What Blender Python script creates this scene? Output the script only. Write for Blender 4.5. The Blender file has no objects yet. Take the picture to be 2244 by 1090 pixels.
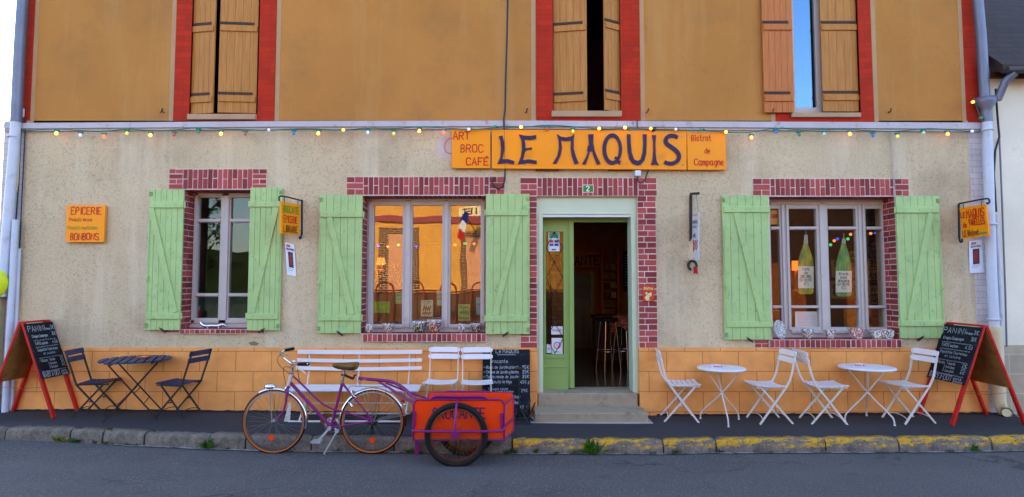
import bpy, math, random
from mathutils import Vector, Matrix
random.seed(7)
R = math.radians
scene = bpy.context.scene
COL = scene.collection
V = Vector
# ---------------------------------------------------------------- camera
F = 1300.0                                   # focal length in photo pixels (photo 2244 x 1090)
PITCH = R(3.3)
CAM = V((0, -7.43, 1.604))
cd = bpy.data.cameras.new('camera')
cd.sensor_width = 36; cd.lens = 36*F/2244
cd.clip_start = 0.05; cd.clip_end = 2000
cam = bpy.data.objects.new('camera', cd); COL.objects.link(cam)
cam.location = CAM; cam.rotation_euler = (math.pi/2+PITCH, 0, 0)
scene.camera = cam
# ---------------------------------------------------------------- sky, sun, exposure
SUN_EL, SUN_AZ = R(31), R(-28)               # low evening sun behind the house, a little to the left
w = bpy.data.worlds.new('World'); scene.world = w; w.use_nodes = True
nt = w.node_tree; nt.nodes.clear()
sky = nt.nodes.new('ShaderNodeTexSky'); sky.sky_type = 'NISHITA'; sky.sun_disc = False
sky.sun_elevation = SUN_EL; sky.sun_rotation = SUN_AZ
sky.air_density = 1.0; sky.dust_density = 1.0; sky.ozone_density = 1.0
bg = nt.nodes.new('ShaderNodeBackground'); bg.inputs[1].default_value = 0.15
wo = nt.nodes.new('ShaderNodeOutputWorld')
nt.links.new(sky.outputs[0], bg.inputs[0]); nt.links.new(bg.outputs[0], wo.inputs[0])
sd = bpy.data.lights.new('sun', 'SUN'); sd.energy = 2.2; sd.angle = R(0.6); sd.color = (1.0, 0.80, 0.48)
sun = bpy.data.objects.new('sun', sd); COL.objects.link(sun)
tosun = V((math.sin(SUN_AZ)*math.cos(SUN_EL), math.cos(SUN_AZ)*math.cos(SUN_EL), math.sin(SUN_EL)))
sun.rotation_euler = tosun.to_track_quat('Z', 'Y').to_euler(); sun.location = tosun*40
scene.view_settings.view_transform = 'Standard'; scene.view_settings.look = 'None'
scene.view_settings.exposure = 2.3; scene.view_settings.gamma = 1.0
scene.cycles.max_bounces = 8; scene.cycles.transparent_max_bounces = 12
scene.cycles.caustics_reflective = False; scene.cycles.caustics_refractive = False

# ---------------------------------------------------------------- measuring helpers
def ray(px, py):
    u = (px-1122)/F; v = (545-py)/F
    return V((u, math.cos(PITCH)-v*math.sin(PITCH), math.sin(PITCH)+v*math.cos(PITCH)))
def at(px, py, y=0.0):
    d = ray(px, py); return CAM+d*((y-CAM.y)/d.y)
def interp(t, xs, ys):
    if t <= xs[0]: return ys[0]
    for i in range(1, len(xs)):
        if t <= xs[i]:
            k = (t-xs[i-1])/(xs[i]-xs[i-1]); return ys[i-1]+(ys[i]-ys[i-1])*k
    return ys[-1]
_base = [at(*p) for p in ((20,900),(170,899),(520,902),(900,907),(1400,910.5),(1800,908.5),(2200,906))]
BX = [p.x for p in _base]; BZ = [p.z for p in _base]
def zp(x): return interp(x, BX, BZ)          # pavement height along the street
def zr(x): return interp(x, [-6.5,-4.5,-2.5,0,3,7], [-.055,-.10,-.135,-.155,-.15,-.14])   # road height
def ground(px, py, zf=zp):
    z = 0
    for k in range(4):
        d = ray(px, py); p = CAM+d*((z-CAM.z)/d.z); z = zf(p.x)
    return V((p.x, p.y, z))
# ---------------------------------------------------------------- mesh builder
class MB:
    def __init__(s): s.v=[]; s.f=[]; s.m=[]; s.s=[]
    def add(s, vs, fs, mi=0, sm=False):
        o=len(s.v); s.v += [V(p) for p in vs]
        for f in fs: s.f.append([i+o for i in f]); s.m.append(mi); s.s.append(sm)
        return s
    def box(s, a, b, mi=0):
        x0,x1=sorted((a[0],b[0])); y0,y1=sorted((a[1],b[1])); z0,z1=sorted((a[2],b[2]))
        return s.add([(x0,y0,z0),(x1,y0,z0),(x1,y1,z0),(x0,y1,z0),(x0,y0,z1),(x1,y0,z1),(x1,y1,z1),(x0,y1,z1)],
              [(0,3,2,1),(4,5,6,7),(0,1,5,4),(1,2,6,5),(2,3,7,6),(3,0,4,7)], mi)
    def pbox(s, o, ux, uz, n, u0, u1, v0, v1, d0, d1, mi=0):
        # box in a plane frame: o + ux*u + uz*v + n*d
        P=lambda u,v,d: o+ux*u+uz*v+n*d
        return s.add([P(u0,v0,d0),P(u1,v0,d0),P(u1,v0,d1),P(u0,v0,d1),P(u0,v1,d0),P(u1,v1,d0),P(u1,v1,d1),P(u0,v1,d1)],
              [(0,1,2,3),(7,6,5,4),(3,2,6,7),(1,0,4,5),(2,1,5,6),(0,3,7,4)], mi)
    def bar(s, a, b, w, h, mi=0, up=V((0,0,1))):
        a=V(a); b=V(b); t=(b-a).normalized(); sd=t.cross(V(up))
        if sd.length<1e-4: sd=t.cross(V((0,1,0)))
        sd.normalize(); n=sd.cross(t)
        vs=[p+sd*i*w/2+n*j*h/2 for p in (a,b) for i,j in ((-1,-1),(1,-1),(1,1),(-1,1))]
        return s.add(vs,[(0,1,2,3)[::-1],(4,5,6,7),(0,1,5,4),(1,2,6,5),(2,3,7,6),(3,0,4,7)],mi)
    def tube(s, pts, r, n=8, mi=0, closed=False, caps=True):
        pts=[V(p) for p in pts]; N=len(pts)
        rs=r if isinstance(r,(list,tuple)) else [r]*N
        rings=[]; prev=None
        for i,p in enumerate(pts):
            if closed: t=pts[(i+1)%N]-pts[i-1]
            else: t=pts[min(i+1,N-1)]-pts[max(i-1,0)]
            t.normalize()
            if prev is None:
                a=V((0,0,1)) if abs(t.z)<.9 else V((0,1,0))
                u=t.cross(a).normalized()
            else:
                u=prev-t*prev.dot(t)
                u=u.normalized() if u.length>1e-5 else t.orthogonal().normalized()
            prev=u; w_=t.cross(u)
            rings.append([p+(u*math.cos(2*math.pi*k/n)+w_*math.sin(2*math.pi*k/n))*rs[i] for k in range(n)])
        vs=[q for ring in rings for q in ring]; fs=[]
        M=N if closed else N-1
        for i in range(M):
            j=(i+1)%N
            for k in range(n): fs.append((i*n+k,i*n+(k+1)%n,j*n+(k+1)%n,j*n+k))
        if closed:
            pass
        s.add(vs,fs,mi,True)
        if caps and not closed:
            s.add(rings[0],[tuple(range(n))[::-1]],mi); s.add(rings[-1],[tuple(range(n))],mi)
        return s
    def lathe(s, prof, c, n=20, mi=0, axis='z', sm=True, caps=True):
        c=V(c); vs=[]; fs=[]
        for r,h in prof:
            for k in range(n):
                a=2*math.pi*k/n; x,y=r*math.cos(a),r*math.sin(a)
                vs.append(c+(V((x,y,h)) if axis=='z' else V((x,h,y)) if axis=='y' else V((h,x,y))))
        for i in range(len(prof)-1):
            for k in range(n): fs.append((i*n+k,i*n+(k+1)%n,(i+1)*n+(k+1)%n,(i+1)*n+k))
        s.add(vs,fs,mi,sm)
        if not caps: return s
        if prof[0][0]>1e-4: s.add(vs[:n],[tuple(range(n))[::-1]],mi)
        if prof[-1][0]>1e-4: s.add(vs[-n:],[tuple(range(n))],mi)
        return s
    def sphere(s, c, r, n=12, m=8, sc=(1,1,1), mi=0):
        c=V(c); vs=[]; fs=[]
        for i in range(m+1):
            th=math.pi*i/m
            for k in range(n):
                a=2*math.pi*k/n
                vs.append(c+V((r*sc[0]*math.sin(th)*math.cos(a),r*sc[1]*math.sin(th)*math.sin(a),r*sc[2]*math.cos(th))))
        for i in range(m):
            for k in range(n): fs.append((i*n+k,(i+1)*n+k,(i+1)*n+(k+1)%n,i*n+(k+1)%n))
        return s.add(vs,fs,mi,True)
    def prism(s, pts, n, d, mi=0, mj=None):
        # polygon given as 3-D points, thickened by d along n
        n=V(n); a=[V(p) for p in pts]; b=[p+n*d for p in a]; N=len(a)
        nn=V((0,0,0))
        for i in range(N): nn+=a[i].cross(a[(i+1)%N])
        if nn.dot(n)*d>0: a.reverse(); b.reverse()
        s.add(a,[tuple(range(N))],mi); s.add(b,[tuple(range(N))[::-1]],mi if mj is None else mj)
        s.add(a+b,[(i,i+N,(i+1)%N+N,(i+1)%N) for i in range(N)],mi)
        return s
    def ribbon(s, pts, w, n, mi=0, d=0.0):
        # mitred flat stroke lying in the plane with normal n; w number or list
        pts=[V(p) for p in pts]; n=V(n).normalized(); N=len(pts)
        if N<2: return s
        ws=w if isinstance(w,(list,tuple)) else [w]*N
        L=[];Rr=[]
        for i,p in enumerate(pts):
            t1=(p-pts[i-1]).normalized() if i else None
            t2=(pts[i+1]-p).normalized() if i<N-1 else None
            if t1 is None: t=t2; k=1; ext=-t2*ws[i]*.35
            elif t2 is None: t=t1; k=1; ext=t1*ws[i]*.35
            else:
                t=t1+t2; t=t.normalized() if t.length>1e-4 else t1
                k=1/max(.5,t.dot(t1)); ext=V((0,0,0))
            sd=n.cross(t)*ws[i]/2*k
            L.append(p+sd+n*d+ext); Rr.append(p-sd+n*d+ext)
        return s.add(L+Rr,[(i+N,i+1+N,i+1,i) for i in range(N-1)],mi)
    def leaf(s, a, b, w, bend, mi=0):
        a=V(a); b=V(b); t=(b-a); sd=t.cross(V((0,0,1)))
        sd=sd.normalized() if sd.length>1e-5 else V((1,0,0))
        m=a+t*.5+V((0,0,bend)); return s.add([a,m+sd*w/2,b,m-sd*w/2],[(0,1,2,3)],mi)
    def build(s, name, mats, parent=None, bevel=0, seg=2):
        if not isinstance(mats,(list,tuple)): mats=[mats]
        if parent is not None:
            o=V((0,0,0)); p=parent
            while p is not None: o+=p.location; p=p.parent
        else:
            xs=[p.x for p in s.v]; ys=[p.y for p in s.v]; zs=[p.z for p in s.v]
            o=V(((min(xs)+max(xs))/2,(min(ys)+max(ys))/2,min(zs)))
        me=bpy.data.meshes.new(name)
        me.from_pydata([p-o for p in s.v],[],s.f)
        for m in mats: me.materials.append(m)
        me.polygons.foreach_set('material_index',s.m); me.polygons.foreach_set('use_smooth',s.s)
        me.update()
        ob=bpy.data.objects.new(name,me); COL.objects.link(ob)
        if parent is not None: ob.parent=parent
        else: ob.location=o
        if bevel:
            b=ob.modifiers.new('bevel','BEVEL'); b.width=bevel; b.segments=seg; b.limit_method='ANGLE'; b.angle_limit=R(40)
        return ob
def tag(o, label=None, cat=None, group=None, kind=None):
    for k,v in (('label',label),('category',cat),('group',group),('kind',kind)):
        if v: o[k]=v
    return o
def thing(name, loc, label, cat, group=None):
    o=bpy.data.objects.new(name,None); COL.objects.link(o); o.location=loc; o.empty_display_size=.1
    return tag(o,label,cat,group)
def copy_tree(o, parent=None):
    c=o.copy(); COL.objects.link(c)
    if parent is not None: c.parent=parent
    for ch in list(o.children): copy_tree(ch,c)
    return c
def arc(c, r, a0, a1, n, plane='xz'):
    out=[]
    for i in range(n+1):
        a=R(a0+(a1-a0)*i/n); x,z=r*math.cos(a),r*math.sin(a)
        out.append(V(c)+(V((x,0,z)) if plane=='xz' else V((x,z,0)) if plane=='xy' else V((0,x,z))))
    return out
def smooth(pts, k=2):
    pts=[V(p) for p in pts]
    for _ in range(k):
        q=[pts[0]]
        for a,b in zip(pts,pts[1:]): q += [a*.75+b*.25, a*.25+b*.75]
        q.append(pts[-1]); pts=q
    return pts
# ---------------------------------------------------------------- hand lettering: single-stroke alphabet (digits are x,y; baseline y=2)
G={'A':'02 28 42/14 34','B':'02 08 28 37 36 25 05/25 34 33 22 02','C':'47 38 18 07 03 12 32 43','D':'02 08 28 46 44 22 02','E':'48 08 02 42/05 35',
'F':'48 08 02/05 35','G':'47 38 18 07 03 12 32 43 45 25','H':'08 02/48 42/05 45','I':'12 18','J':'38 33 22 12 03','K':'08 02/48 05 42','L':'08 02 42',
'M':'02 08 25 48 42','N':'02 08 42 48','O':'28 18 07 03 12 32 43 47 38 28','P':'02 08 38 47 46 35 05','Q':'28 18 07 03 12 32 43 47 38 28/24 42','R':'02 08 38 47 46 35 05/25 42',
'S':'47 38 18 07 06 15 35 44 43 32 12 03','T':'08 48/28 22','U':'08 03 12 32 43 48','V':'08 22 48','W':'08 12 26 32 48','X':'08 42/48 02','Y':'08 25 48/25 22','Z':'08 48 02 42',
'a':'36 16 05 03 12 32/36 33 42','b':'08 02 22 33 35 26 05','c':'36 16 05 03 12 32','d':'38 32 12 03 05 16 36','e':'04 34 35 26 16 05 03 12 32','f':'38 28 17 12/06 26',
'g':'36 16 05 03 12 32/36 31 20 10','h':'08 02/05 16 26 35 32','i':'16 12/17 18','j':'26 21 10/27 28','k':'08 02/36 04 32','l':'18 12','m':'02 06/05 16 25 22/25 36 45 42',
'n':'02 06/05 16 26 35 32','o':'16 05 03 12 22 33 35 26 16','p':'00 06/05 16 26 35 33 22 02','q':'30 36/36 16 05 03 12 32','r':'02 06/05 16 26','s':'36 16 05 14 24 33 22 02',
't':'18 13 22 32/06 26','u':'06 03 12 22 33/36 32','v':'06 12 26','w':'06 12 25 32 46','x':'06 32/36 02','y':'06 13/36 10','z':'06 36 02 32',
'0':'18 07 03 12 22 33 37 28 18','1':'07 18 12','2':'07 18 28 37 36 02 32','3':'08 38 15 25 34 33 22 12 03','4':'28 04 34/26 22','5':'38 08 05 25 34 33 22 02',
'6':'38 18 05 03 12 22 33 34 25 04','7':'08 38 12','8':'18 07 06 15 25 36 37 28 18/15 04 03 12 22 33 34 25','9':'35 15 06 07 18 28 37 33 22','€':'47 28 17 13 22 43/06 26/05 25',
'-':'05 25','.':'12 13',':':'12 13/15 16','/':'02 38','(':'28 16 14 22','É':'48 08 02 42/05 35/29 39','Ç':'47 38 18 07 03 12 32 43/22 11','_':'02 32',"'":'18 17'}
ROUND=set('BCDGOPQRSUJÇ')|set('abcdefghijklmnopqrstuvwxyz0235689€')
def glyph_width(ch):
    if ch==' ' or ch not in G: return 2.6
    return max(int(p[0]) for st in G[ch].split('/') for p in st.split())+1.5
def text_width(s): return sum(glyph_width(c) for c in s)-1.5
def write(mb, s, o, ux, uz, n, h, lw, mi=0, d=.002, width=None, jit=.25, mirror=False):
    """letters h high (capitals) along ux from o, lifted d off the plane; width squeezes the line to that length"""
    o=V(o); ux=V(ux).normalized(); uz=V(uz).normalized(); n=V(n).normalized()
    sy=h/6; sx=sy*.8
    tw=text_width(s)
    if width: sx=width/tw
    x=0; k=0
    for ch in s:
        if ch in G:
            jy=random.uniform(-jit,jit)*.6; js=random.uniform(-jit,jit)*.05
            for st in G[ch].split('/'):
                pts=[(int(p[0]),int(p[1])-2) for p in st.split()]
                q=[]
                for px_,py_ in pts:
                    px_+=random.uniform(-jit,jit)*.5; py_+=random.uniform(-jit,jit)*.5+jy
                    X=(x+px_+py_*js)*sx
                    if mirror: X=tw*sx-X
                    q.append(o+ux*X+uz*(py_*sy))
                if ch in ROUND and len(q)>2: q=smooth(q,1)
                k+=1; mb.ribbon(q,lw,n,mi,d+.00012*(k%7))
        x+=glyph_width(ch)
    return mb
def squiggle(mb, o, ux, uz, n, w, a, lw, mi=0, d=.002, step=.012):
    pts=[]; N=max(3,int(w/step))
    for i in range(N+1): pts.append(V(o)+V(ux).normalized()*(w*i/N)+V(uz).normalized()*(a*(1 if i%2 else -1)*random.uniform(.4,1)))
    return mb.ribbon(pts,lw,n,mi,d)
# ---------------------------------------------------------------- materials
def lin(r,g,b):
    f=lambda c:(c/255/12.92 if c/255<=.04045 else ((c/255+.055)/1.055)**2.4)
    return (f(r),f(g),f(b))
class NT:
    def __init__(s,name):
        s.m=bpy.data.materials.new(name); s.m.use_nodes=True; s.t=s.m.node_tree; s.t.nodes.clear()
        s.out=s.n('OutputMaterial'); s.b=s.n('BsdfPrincipled'); s.l(s.b.outputs[0],s.out.inputs[0])
        s.tc=s.n('TexCoord')
    def n(s,t,**kw):
        x=s.t.nodes.new('ShaderNode'+t)
        for k,v in kw.items(): setattr(x,k,v)
        return x
    def l(s,a,b): s.t.links.new(a,b)
    def noise(s,scale,detail=5,rough=.55,vec=None,dim=None):
        x=s.n('TexNoise'); x.inputs['Scale'].default_value=scale; x.inputs['Detail'].default_value=detail; x.inputs['Roughness'].default_value=rough
        s.l(vec if vec is not None else s.co(),x.inputs['Vector']); return x.outputs['Fac']
    def co(s):
        return s.tc.outputs['Object']
    def map(s,sc=(1,1,1),loc=(0,0,0),rot=(0,0,0)):
        x=s.n('Mapping'); x.inputs['Scale'].default_value=sc; x.inputs['Location'].default_value=loc; x.inputs['Rotation'].default_value=rot
        s.l(s.co(),x.inputs['Vector']); return x.outputs[0]
    def ramp(s,fac,a,b,c0=(0,0,0),c1=(1,1,1)):
        x=s.n('ValToRGB'); x.color_ramp.elements[0].position=a; x.color_ramp.elements[1].position=b
        x.color_ramp.elements[0].color=(*c0,1); x.color_ramp.elements[1].color=(*c1,1)
        s.l(fac,x.inputs[0]); return x.outputs[0]
    def mix(s,fac,a,b,mode='MIX'):
        x=s.n('Mix',data_type='RGBA',blend_type=mode)
        for i,val in ((0,fac),(6,a),(7,b)):
            if hasattr(val,'is_linked') or hasattr(val,'links'): s.l(val,x.inputs[i])
            elif i==0: x.inputs[0].default_value=val
            else: x.inputs[i].default_value=(*val,1)
        return x.outputs[2]
    def col(s,c):
        if hasattr(c,'links'): s.l(c,s.b.inputs['Base Color'])
        else: s.b.inputs['Base Color'].default_value=(*c,1)
    def bump(s,h,strength=.3,dist=.01):
        x=s.n('Bump'); x.inputs['Strength'].default_value=strength; x.inputs['Distance'].default_value=dist
        if s.b.inputs['Normal'].links: s.l(s.b.inputs['Normal'].links[0].from_socket,x.inputs['Normal'])
        s.l(h,x.inputs['Height']); s.l(x.outputs[0],s.b.inputs['Normal'])
    def set(s,rough=.5,metal=0,spec=.5):
        s.b.inputs['Roughness'].default_value=rough; s.b.inputs['Metallic'].default_value=metal; s.b.inputs['Specular IOR Level'].default_value=spec
def cl(c,k): return tuple(max(0,min(1,x*k)) for x in c)
def pm(name,c,rough=.5,metal=0,var=.12,vs=4,bump=0,bs=90,spec=.28,dirt=None,ds=6,dlo=.55,dhi=.75,emit=None,es=0,chips=None):
    t=NT(name); t.set(rough,metal,spec)
    base=c
    if var:
        base=t.mix(t.ramp(t.noise(vs,6),.3,.7),cl(c,1-var),cl(c,1+var))
    if dirt is not None:
        base=t.mix(t.ramp(t.noise(ds,8,.65),dlo,dhi),base,dirt)
    if chips is not None:
        m1=t.ramp(t.noise(34,5,.7,t.map((1,1,.5),(3,2,5))),.60,.64); m2=t.ramp(t.noise(3.2,4,.6,t.map((1,1,1),(8,1,2))),.48,.62)
        base=t.mix(t.mix(1,m1,m2,'MULTIPLY'),base,chips)
    t.col(base)
    if bump: t.bump(t.noise(bs,4),bump,.004)
    if emit: t.b.inputs['Emission Color'].default_value=(*emit,1); t.b.inputs['Emission Strength'].default_value=es
    return t.m
M={}
M['white_slat']=pm('white_paint',lin(226,224,230),.42,var=.05,bump=.08,bs=60,dirt=lin(170,160,150),ds=14,dlo=.66,dhi=.78)
M['white_metal']=pm('white_metal',lin(216,208,204),.38,var=.05,dirt=lin(160,140,120),ds=20,dlo=.68,dhi=.8)
M['shutter']=pm('green_paint',lin(170,199,134),.5,var=.07,vs=5,bump=.15,bs=40,dirt=lin(136,172,120),ds=9,dlo=.55,dhi=.8,chips=lin(134,140,104))
M['door_green']=pm('door_paint',lin(140,168,96),.45,var=.05,vs=3,bump=.08)
M['pale_green']=pm('pale_green_paint',lin(200,210,184),.45,var=.03)
M['frame']=pm('window_paint',lin(194,186,184),.5,var=.05,dirt=lin(150,140,140),ds=12,dlo=.62,dhi=.8)
M['black_metal']=pm('black_iron',lin(40,38,42),.5,var=.2,bump=.1)
M['dark_metal']=pm('dark_steel',lin(36,38,46),.45,var=.2,dirt=lin(100,54,30),ds=30,dlo=.7,dhi=.8)
M['blue_slat']=pm('blue_wood_paint',lin(42,56,90),.5,var=.3,vs=14,bump=.1)
M['red_wood']=pm('red_wood_paint',lin(190,30,26),.45,var=.22,vs=9,bump=.12,bs=30,dirt=lin(96,26,24),ds=7,dlo=.55,dhi=.8)
M['ply']=pm('plywood',lin(150,104,56),.7,var=.25,vs=6,bump=.1,dirt=lin(90,60,32),ds=4)
M['purple']=pm('purple_paint',lin(128,32,106),.3,var=.08,bump=.03)
M['rim_metal']=pm('rim_metal',lin(140,138,136),.4,1,var=.1)
M['bike_spoke']=pm('bike_spoke',lin(120,120,122),.45,.8,var=.1)
M['chrome']=pm('chrome',lin(220,220,225),.18,1,var=.05)
M['steel']=pm('worn_steel',lin(170,168,165),.35,1,var=.1,dirt=lin(90,70,55),ds=30)
M['tan_tyre']=pm('tan_tyre_wall',lin(192,104,34),.6,var=.12)
M['rubber']=pm('black_rubber',lin(24,23,25),.75,var=.2,bump=.1,bs=200)
M['leather']=pm('brown_leather',lin(112,76,32),.38,var=.25,vs=14,bump=.1)
M['orange_panel']=pm('orange_panel',lin(244,68,8),.42,var=.05,vs=2,bump=.05)
M['orange_inner']=pm('orange_inner_panel',lin(206,104,30),.6,var=.1)
M['violet_ink']=pm('violet_lettering',lin(74,36,96),.55,var=.15)
M['sign_orange']=pm('sign_orange',lin(255,152,4),.42,var=.05,vs=3,bump=.05,bs=30,dirt=lin(214,128,20),ds=3.5,dlo=.58,dhi=.8)
M['sign_edge']=pm('sign_edge',lin(120,40,12),.6)
M['ink_red']=pm('red_lettering',lin(196,44,22),.55,var=.1)
M['ink_brown']=pm('brown_lettering',lin(120,66,24),.6,var=.1)
M['ink_green']=pm('green_lettering',lin(96,150,40),.6,var=.1)
M['ink_teal']=pm('teal_lettering',lin(40,140,90),.6)
M['letter_blue']=pm('dark_violet_letter',lin(38,22,70),.4,var=.25,vs=10,bump=.1,bs=30)
M['chalk']=pm('chalk',lin(172,180,192),.9,var=.2,vs=60)
M['paper']=pm('white_paper',lin(226,230,246),.7,var=.02)
M['ink_dark']=pm('dark_ink',lin(50,44,60),.7)
M['plastic_white']=pm('white_plastic',lin(214,218,230),.35,var=.04,dirt=lin(150,150,160),ds=5,dlo=.6,dhi=.9)
M['pipe_white']=pm('white_pipe_paint',lin(196,204,222),.4,var=.06,dirt=lin(150,150,160),ds=6,dlo=.55,dhi=.85)
M['pipe_cream']=pm('cream_pipe',lin(222,206,170),.45,var=.05,dirt=lin(170,140,100),ds=6,dlo=.6,dhi=.85)
M['zinc']=pm('zinc_pipe',lin(112,116,136),.42,.35,var=.12)
M['cable']=pm('black_cable',lin(44,44,58),.5)
M['teal']=pm('teal_plastic',lin(20,120,108),.4)
M['concrete']=pm('step_concrete',lin(166,150,128),.85,var=.14,vs=5,bump=.25,bs=70,dirt=lin(116,102,86),ds=5,dlo=.5,dhi=.75)
M['cornice']=pm('cornice_paint',lin(186,180,188),.6,var=.08,bump=.15,bs=30,dirt=lin(128,112,104),ds=9,dlo=.58,dhi=.72)
M['grate']=pm('galvanised_strip',lin(180,184,190),.5,.3)
M['iron_hook']=pm('rusty_iron',lin(60,42,36),.6,var=.2)
def chalkboard():
    t=NT('chalkboard'); t.set(.7,0,.12)
    c=t.mix(t.ramp(t.noise(5,8,.7,t.map((1,1,3))),.45,.8),lin(22,26,34),lin(48,54,66)); t.col(c); return t.m
M['board']=chalkboard()
def render_wall(name,c,dark,scale=95,bstr=.7,stain=None,streak=None,speck=.5):
    t=NT(name); t.set(.9,0,.2)
    base=t.mix(t.ramp(t.noise(.55,8,.6),.32,.7),cl(c,.88),cl(c,1.1))
    g=t.noise(scale,3,.7)
    g2=t.noise(scale*.45,4,.75); amt=t.ramp(t.noise(.9,4,.6,t.map((1,1,1),(7,0,3))),.35,.65,(speck*.35,)*3,(speck,)*3)
    base=t.mix(t.mix(1,t.ramp(g2,.34,.47,(1,1,1),(0,0,0)),amt,'MULTIPLY'),base,dark)
    base=t.mix(t.ramp(g,.30,.46,(speck*.8,)*3,(0,0,0)),base,dark)
    base=t.mix(t.ramp(g,.56,.70,(0,0,0),(speck*.7,)*3),base,cl(c,1.25))
    if stain is not None:
        base=t.mix(t.ramp(t.noise(1.1,9,.68,t.map((1,1,1),(3,1,7))),.5,.78,(0,0,0),(.85,)*3),base,stain)
    if streak is not None:
        base=t.mix(t.ramp(t.noise(2.2,6,.6,t.map((1.6,1,.12),(1,0,2))),.52,.78,(0,0,0),(.8,)*3),base,streak)
    dn=t.n('TexNoise'); dn.inputs['Scale'].default_value=3.5; dn.inputs['Detail'].default_value=6; t.l(t.co(),dn.inputs['Vector'])
    sc_=t.n('VectorMath',operation='SCALE'); sc_.inputs['Scale'].default_value=.45; t.l(dn.outputs['Color'],sc_.inputs[0])
    a2=t.n('VectorMath',operation='ADD'); t.l(t.co(),a2.inputs[0]); t.l(sc_.outputs[0],a2.inputs[1])
    e=t.n('TexVoronoi',feature='DISTANCE_TO_EDGE'); e.inputs['Scale'].default_value=.55; t.l(a2.outputs[0],e.inputs['Vector'])
    base=t.mix(t.mix(1,t.ramp(e.outputs['Distance'],.001,.004,(.26,)*3,(0,0,0)),t.ramp(t.noise(.8,3,.5,t.map((1,1,1),(2,0,9))),.5,.6),'MULTIPLY'),base,cl(dark,.7))
    t.col(base); t.bump(g2,bstr*.8,.02); t.bump(g,bstr,.012); t.bump(t.noise(9,5),.25,.01); return t.m
M['pebble']=render_wall('pebble_render',lin(224,203,168),lin(104,88,68),95,.9,lin(170,150,124),lin(238,226,200),.6)
M['ochre']=render_wall('ochre_render',lin(184,127,66),lin(154,105,54),120,.25,lin(152,110,66),lin(190,144,88),.2)
M['cream_wall']=render_wall('cream_render',lin(238,230,212),lin(206,196,176),90,.3,lin(226,216,198),lin(242,236,222),.15)
def blocks(name,c,joint,bw,bh,off=(0,0,0),var=.1,mort=.012,axis=0,bump=.5,rough=.8,dirt=None,c2=None,offset=.5):
    t=NT(name); t.set(rough,0,.3)
    mp=t.n('Mapping'); t.l(t.co(),mp.inputs[0]); mp.inputs['Rotation'].default_value=(-math.pi/2,0,0) ; mp.inputs['Location'].default_value=off
    sw=t.n('SeparateXYZ'); t.l(t.co(),sw.inputs[0]); cb=t.n('CombineXYZ')
    ad=t.n('VectorMath',operation='ADD'); 
    t.l(sw.outputs[axis],cb.inputs[0]); t.l(sw.outputs[2],cb.inputs[1]); t.l(cb.outputs[0],ad.inputs[0]); ad.inputs[1].default_value=off
    dn=t.n('TexNoise'); dn.inputs['Scale'].default_value=6; dn.inputs['Detail'].default_value=3; t.l(t.co(),dn.inputs['Vector'])
    sc=t.n('VectorMath',operation='SCALE'); sc.inputs['Scale'].default_value=.012; t.l(dn.outputs['Color'],sc.inputs[0])
    a2=t.n('VectorMath',operation='ADD'); t.l(ad.outputs[0],a2.inputs[0]); t.l(sc.outputs[0],a2.inputs[1])
    b=t.n('TexBrick'); b.offset=offset; b.squash=1; t.l(a2.outputs[0],b.inputs['Vector'])
    b.inputs['Scale'].default_value=1; b.inputs['Brick Width'].default_value=bw; b.inputs['Row Height'].default_value=bh
    b.inputs['Mortar Size'].default_value=mort/2; b.inputs['Mortar Smooth'].default_value=.3; b.inputs['Bias'].default_value=0
    b.inputs['Color1'].default_value=(*cl(c,1-var),1); b.inputs['Color2'].default_value=(*(c2 or cl(c,1+var)),1); b.inputs['Mortar'].default_value=(*joint,1)
    colr=t.mix(t.ramp(t.noise(4,7,.6),.35,.7),b.outputs['Color'],t.mix(1,b.outputs['Color'],(.8,.8,.8),'MULTIPLY'))
    if dirt is not None: colr=t.mix(t.ramp(t.noise(3,8,.7,t.map((1,1,1),(4,2,1))),.56,.78,(0,0,0),(.7,)*3),colr,dirt)
    t.col(colr); t.bump(b.outputs['Fac'],-bump if bump>0 else 0,.01); 
    t.bump(t.noise(60,4),.35,.004); return t.m
M['plinth']=blocks('orange_block_plinth',lin(248,168,94),lin(188,118,62),.445,.247,(0.08,-.02,0),.05,.010,dirt=lin(224,140,72),bump=.8)
M['red_quoin']=blocks('red_brick_dressing',lin(180,42,14),lin(156,36,16),.22,.07,(0,0,0),.12,.008,bump=.4,dirt=lin(140,36,18))
M['white_quoin']=blocks('white_painted_brick',lin(204,196,200),lin(178,168,174),.22,.075,(0,0,0),.04,.01,bump=.8)
M['block_grey']=blocks('grey_block_plinth',lin(186,172,150),lin(206,196,178),.42,.24,(0.1,0,0),.05,.014,bump=.3)
def brickmat():
    t=NT('painted_red_brick'); t.set(.7,0,.3)
    g=t.n('NewGeometry'); rnd=g.outputs['Random Per Island']
    c=t.mix(rnd,lin(122,44,46),lin(184,84,80)); c=t.mix(t.ramp(t.noise(26,6,.7,t.map((1,1,4))),.45,.75,(0,0,0),(.6,)*3),c,lin(124,52,54)); t.col(c)
    t.bump(t.noise(70,4),.3,.004); return t.m
M['brick']=brickmat()
M['mortar']=pm('white_joint_paint',lin(222,210,208),.85,var=.1,vs=20,bump=.3)
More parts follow.
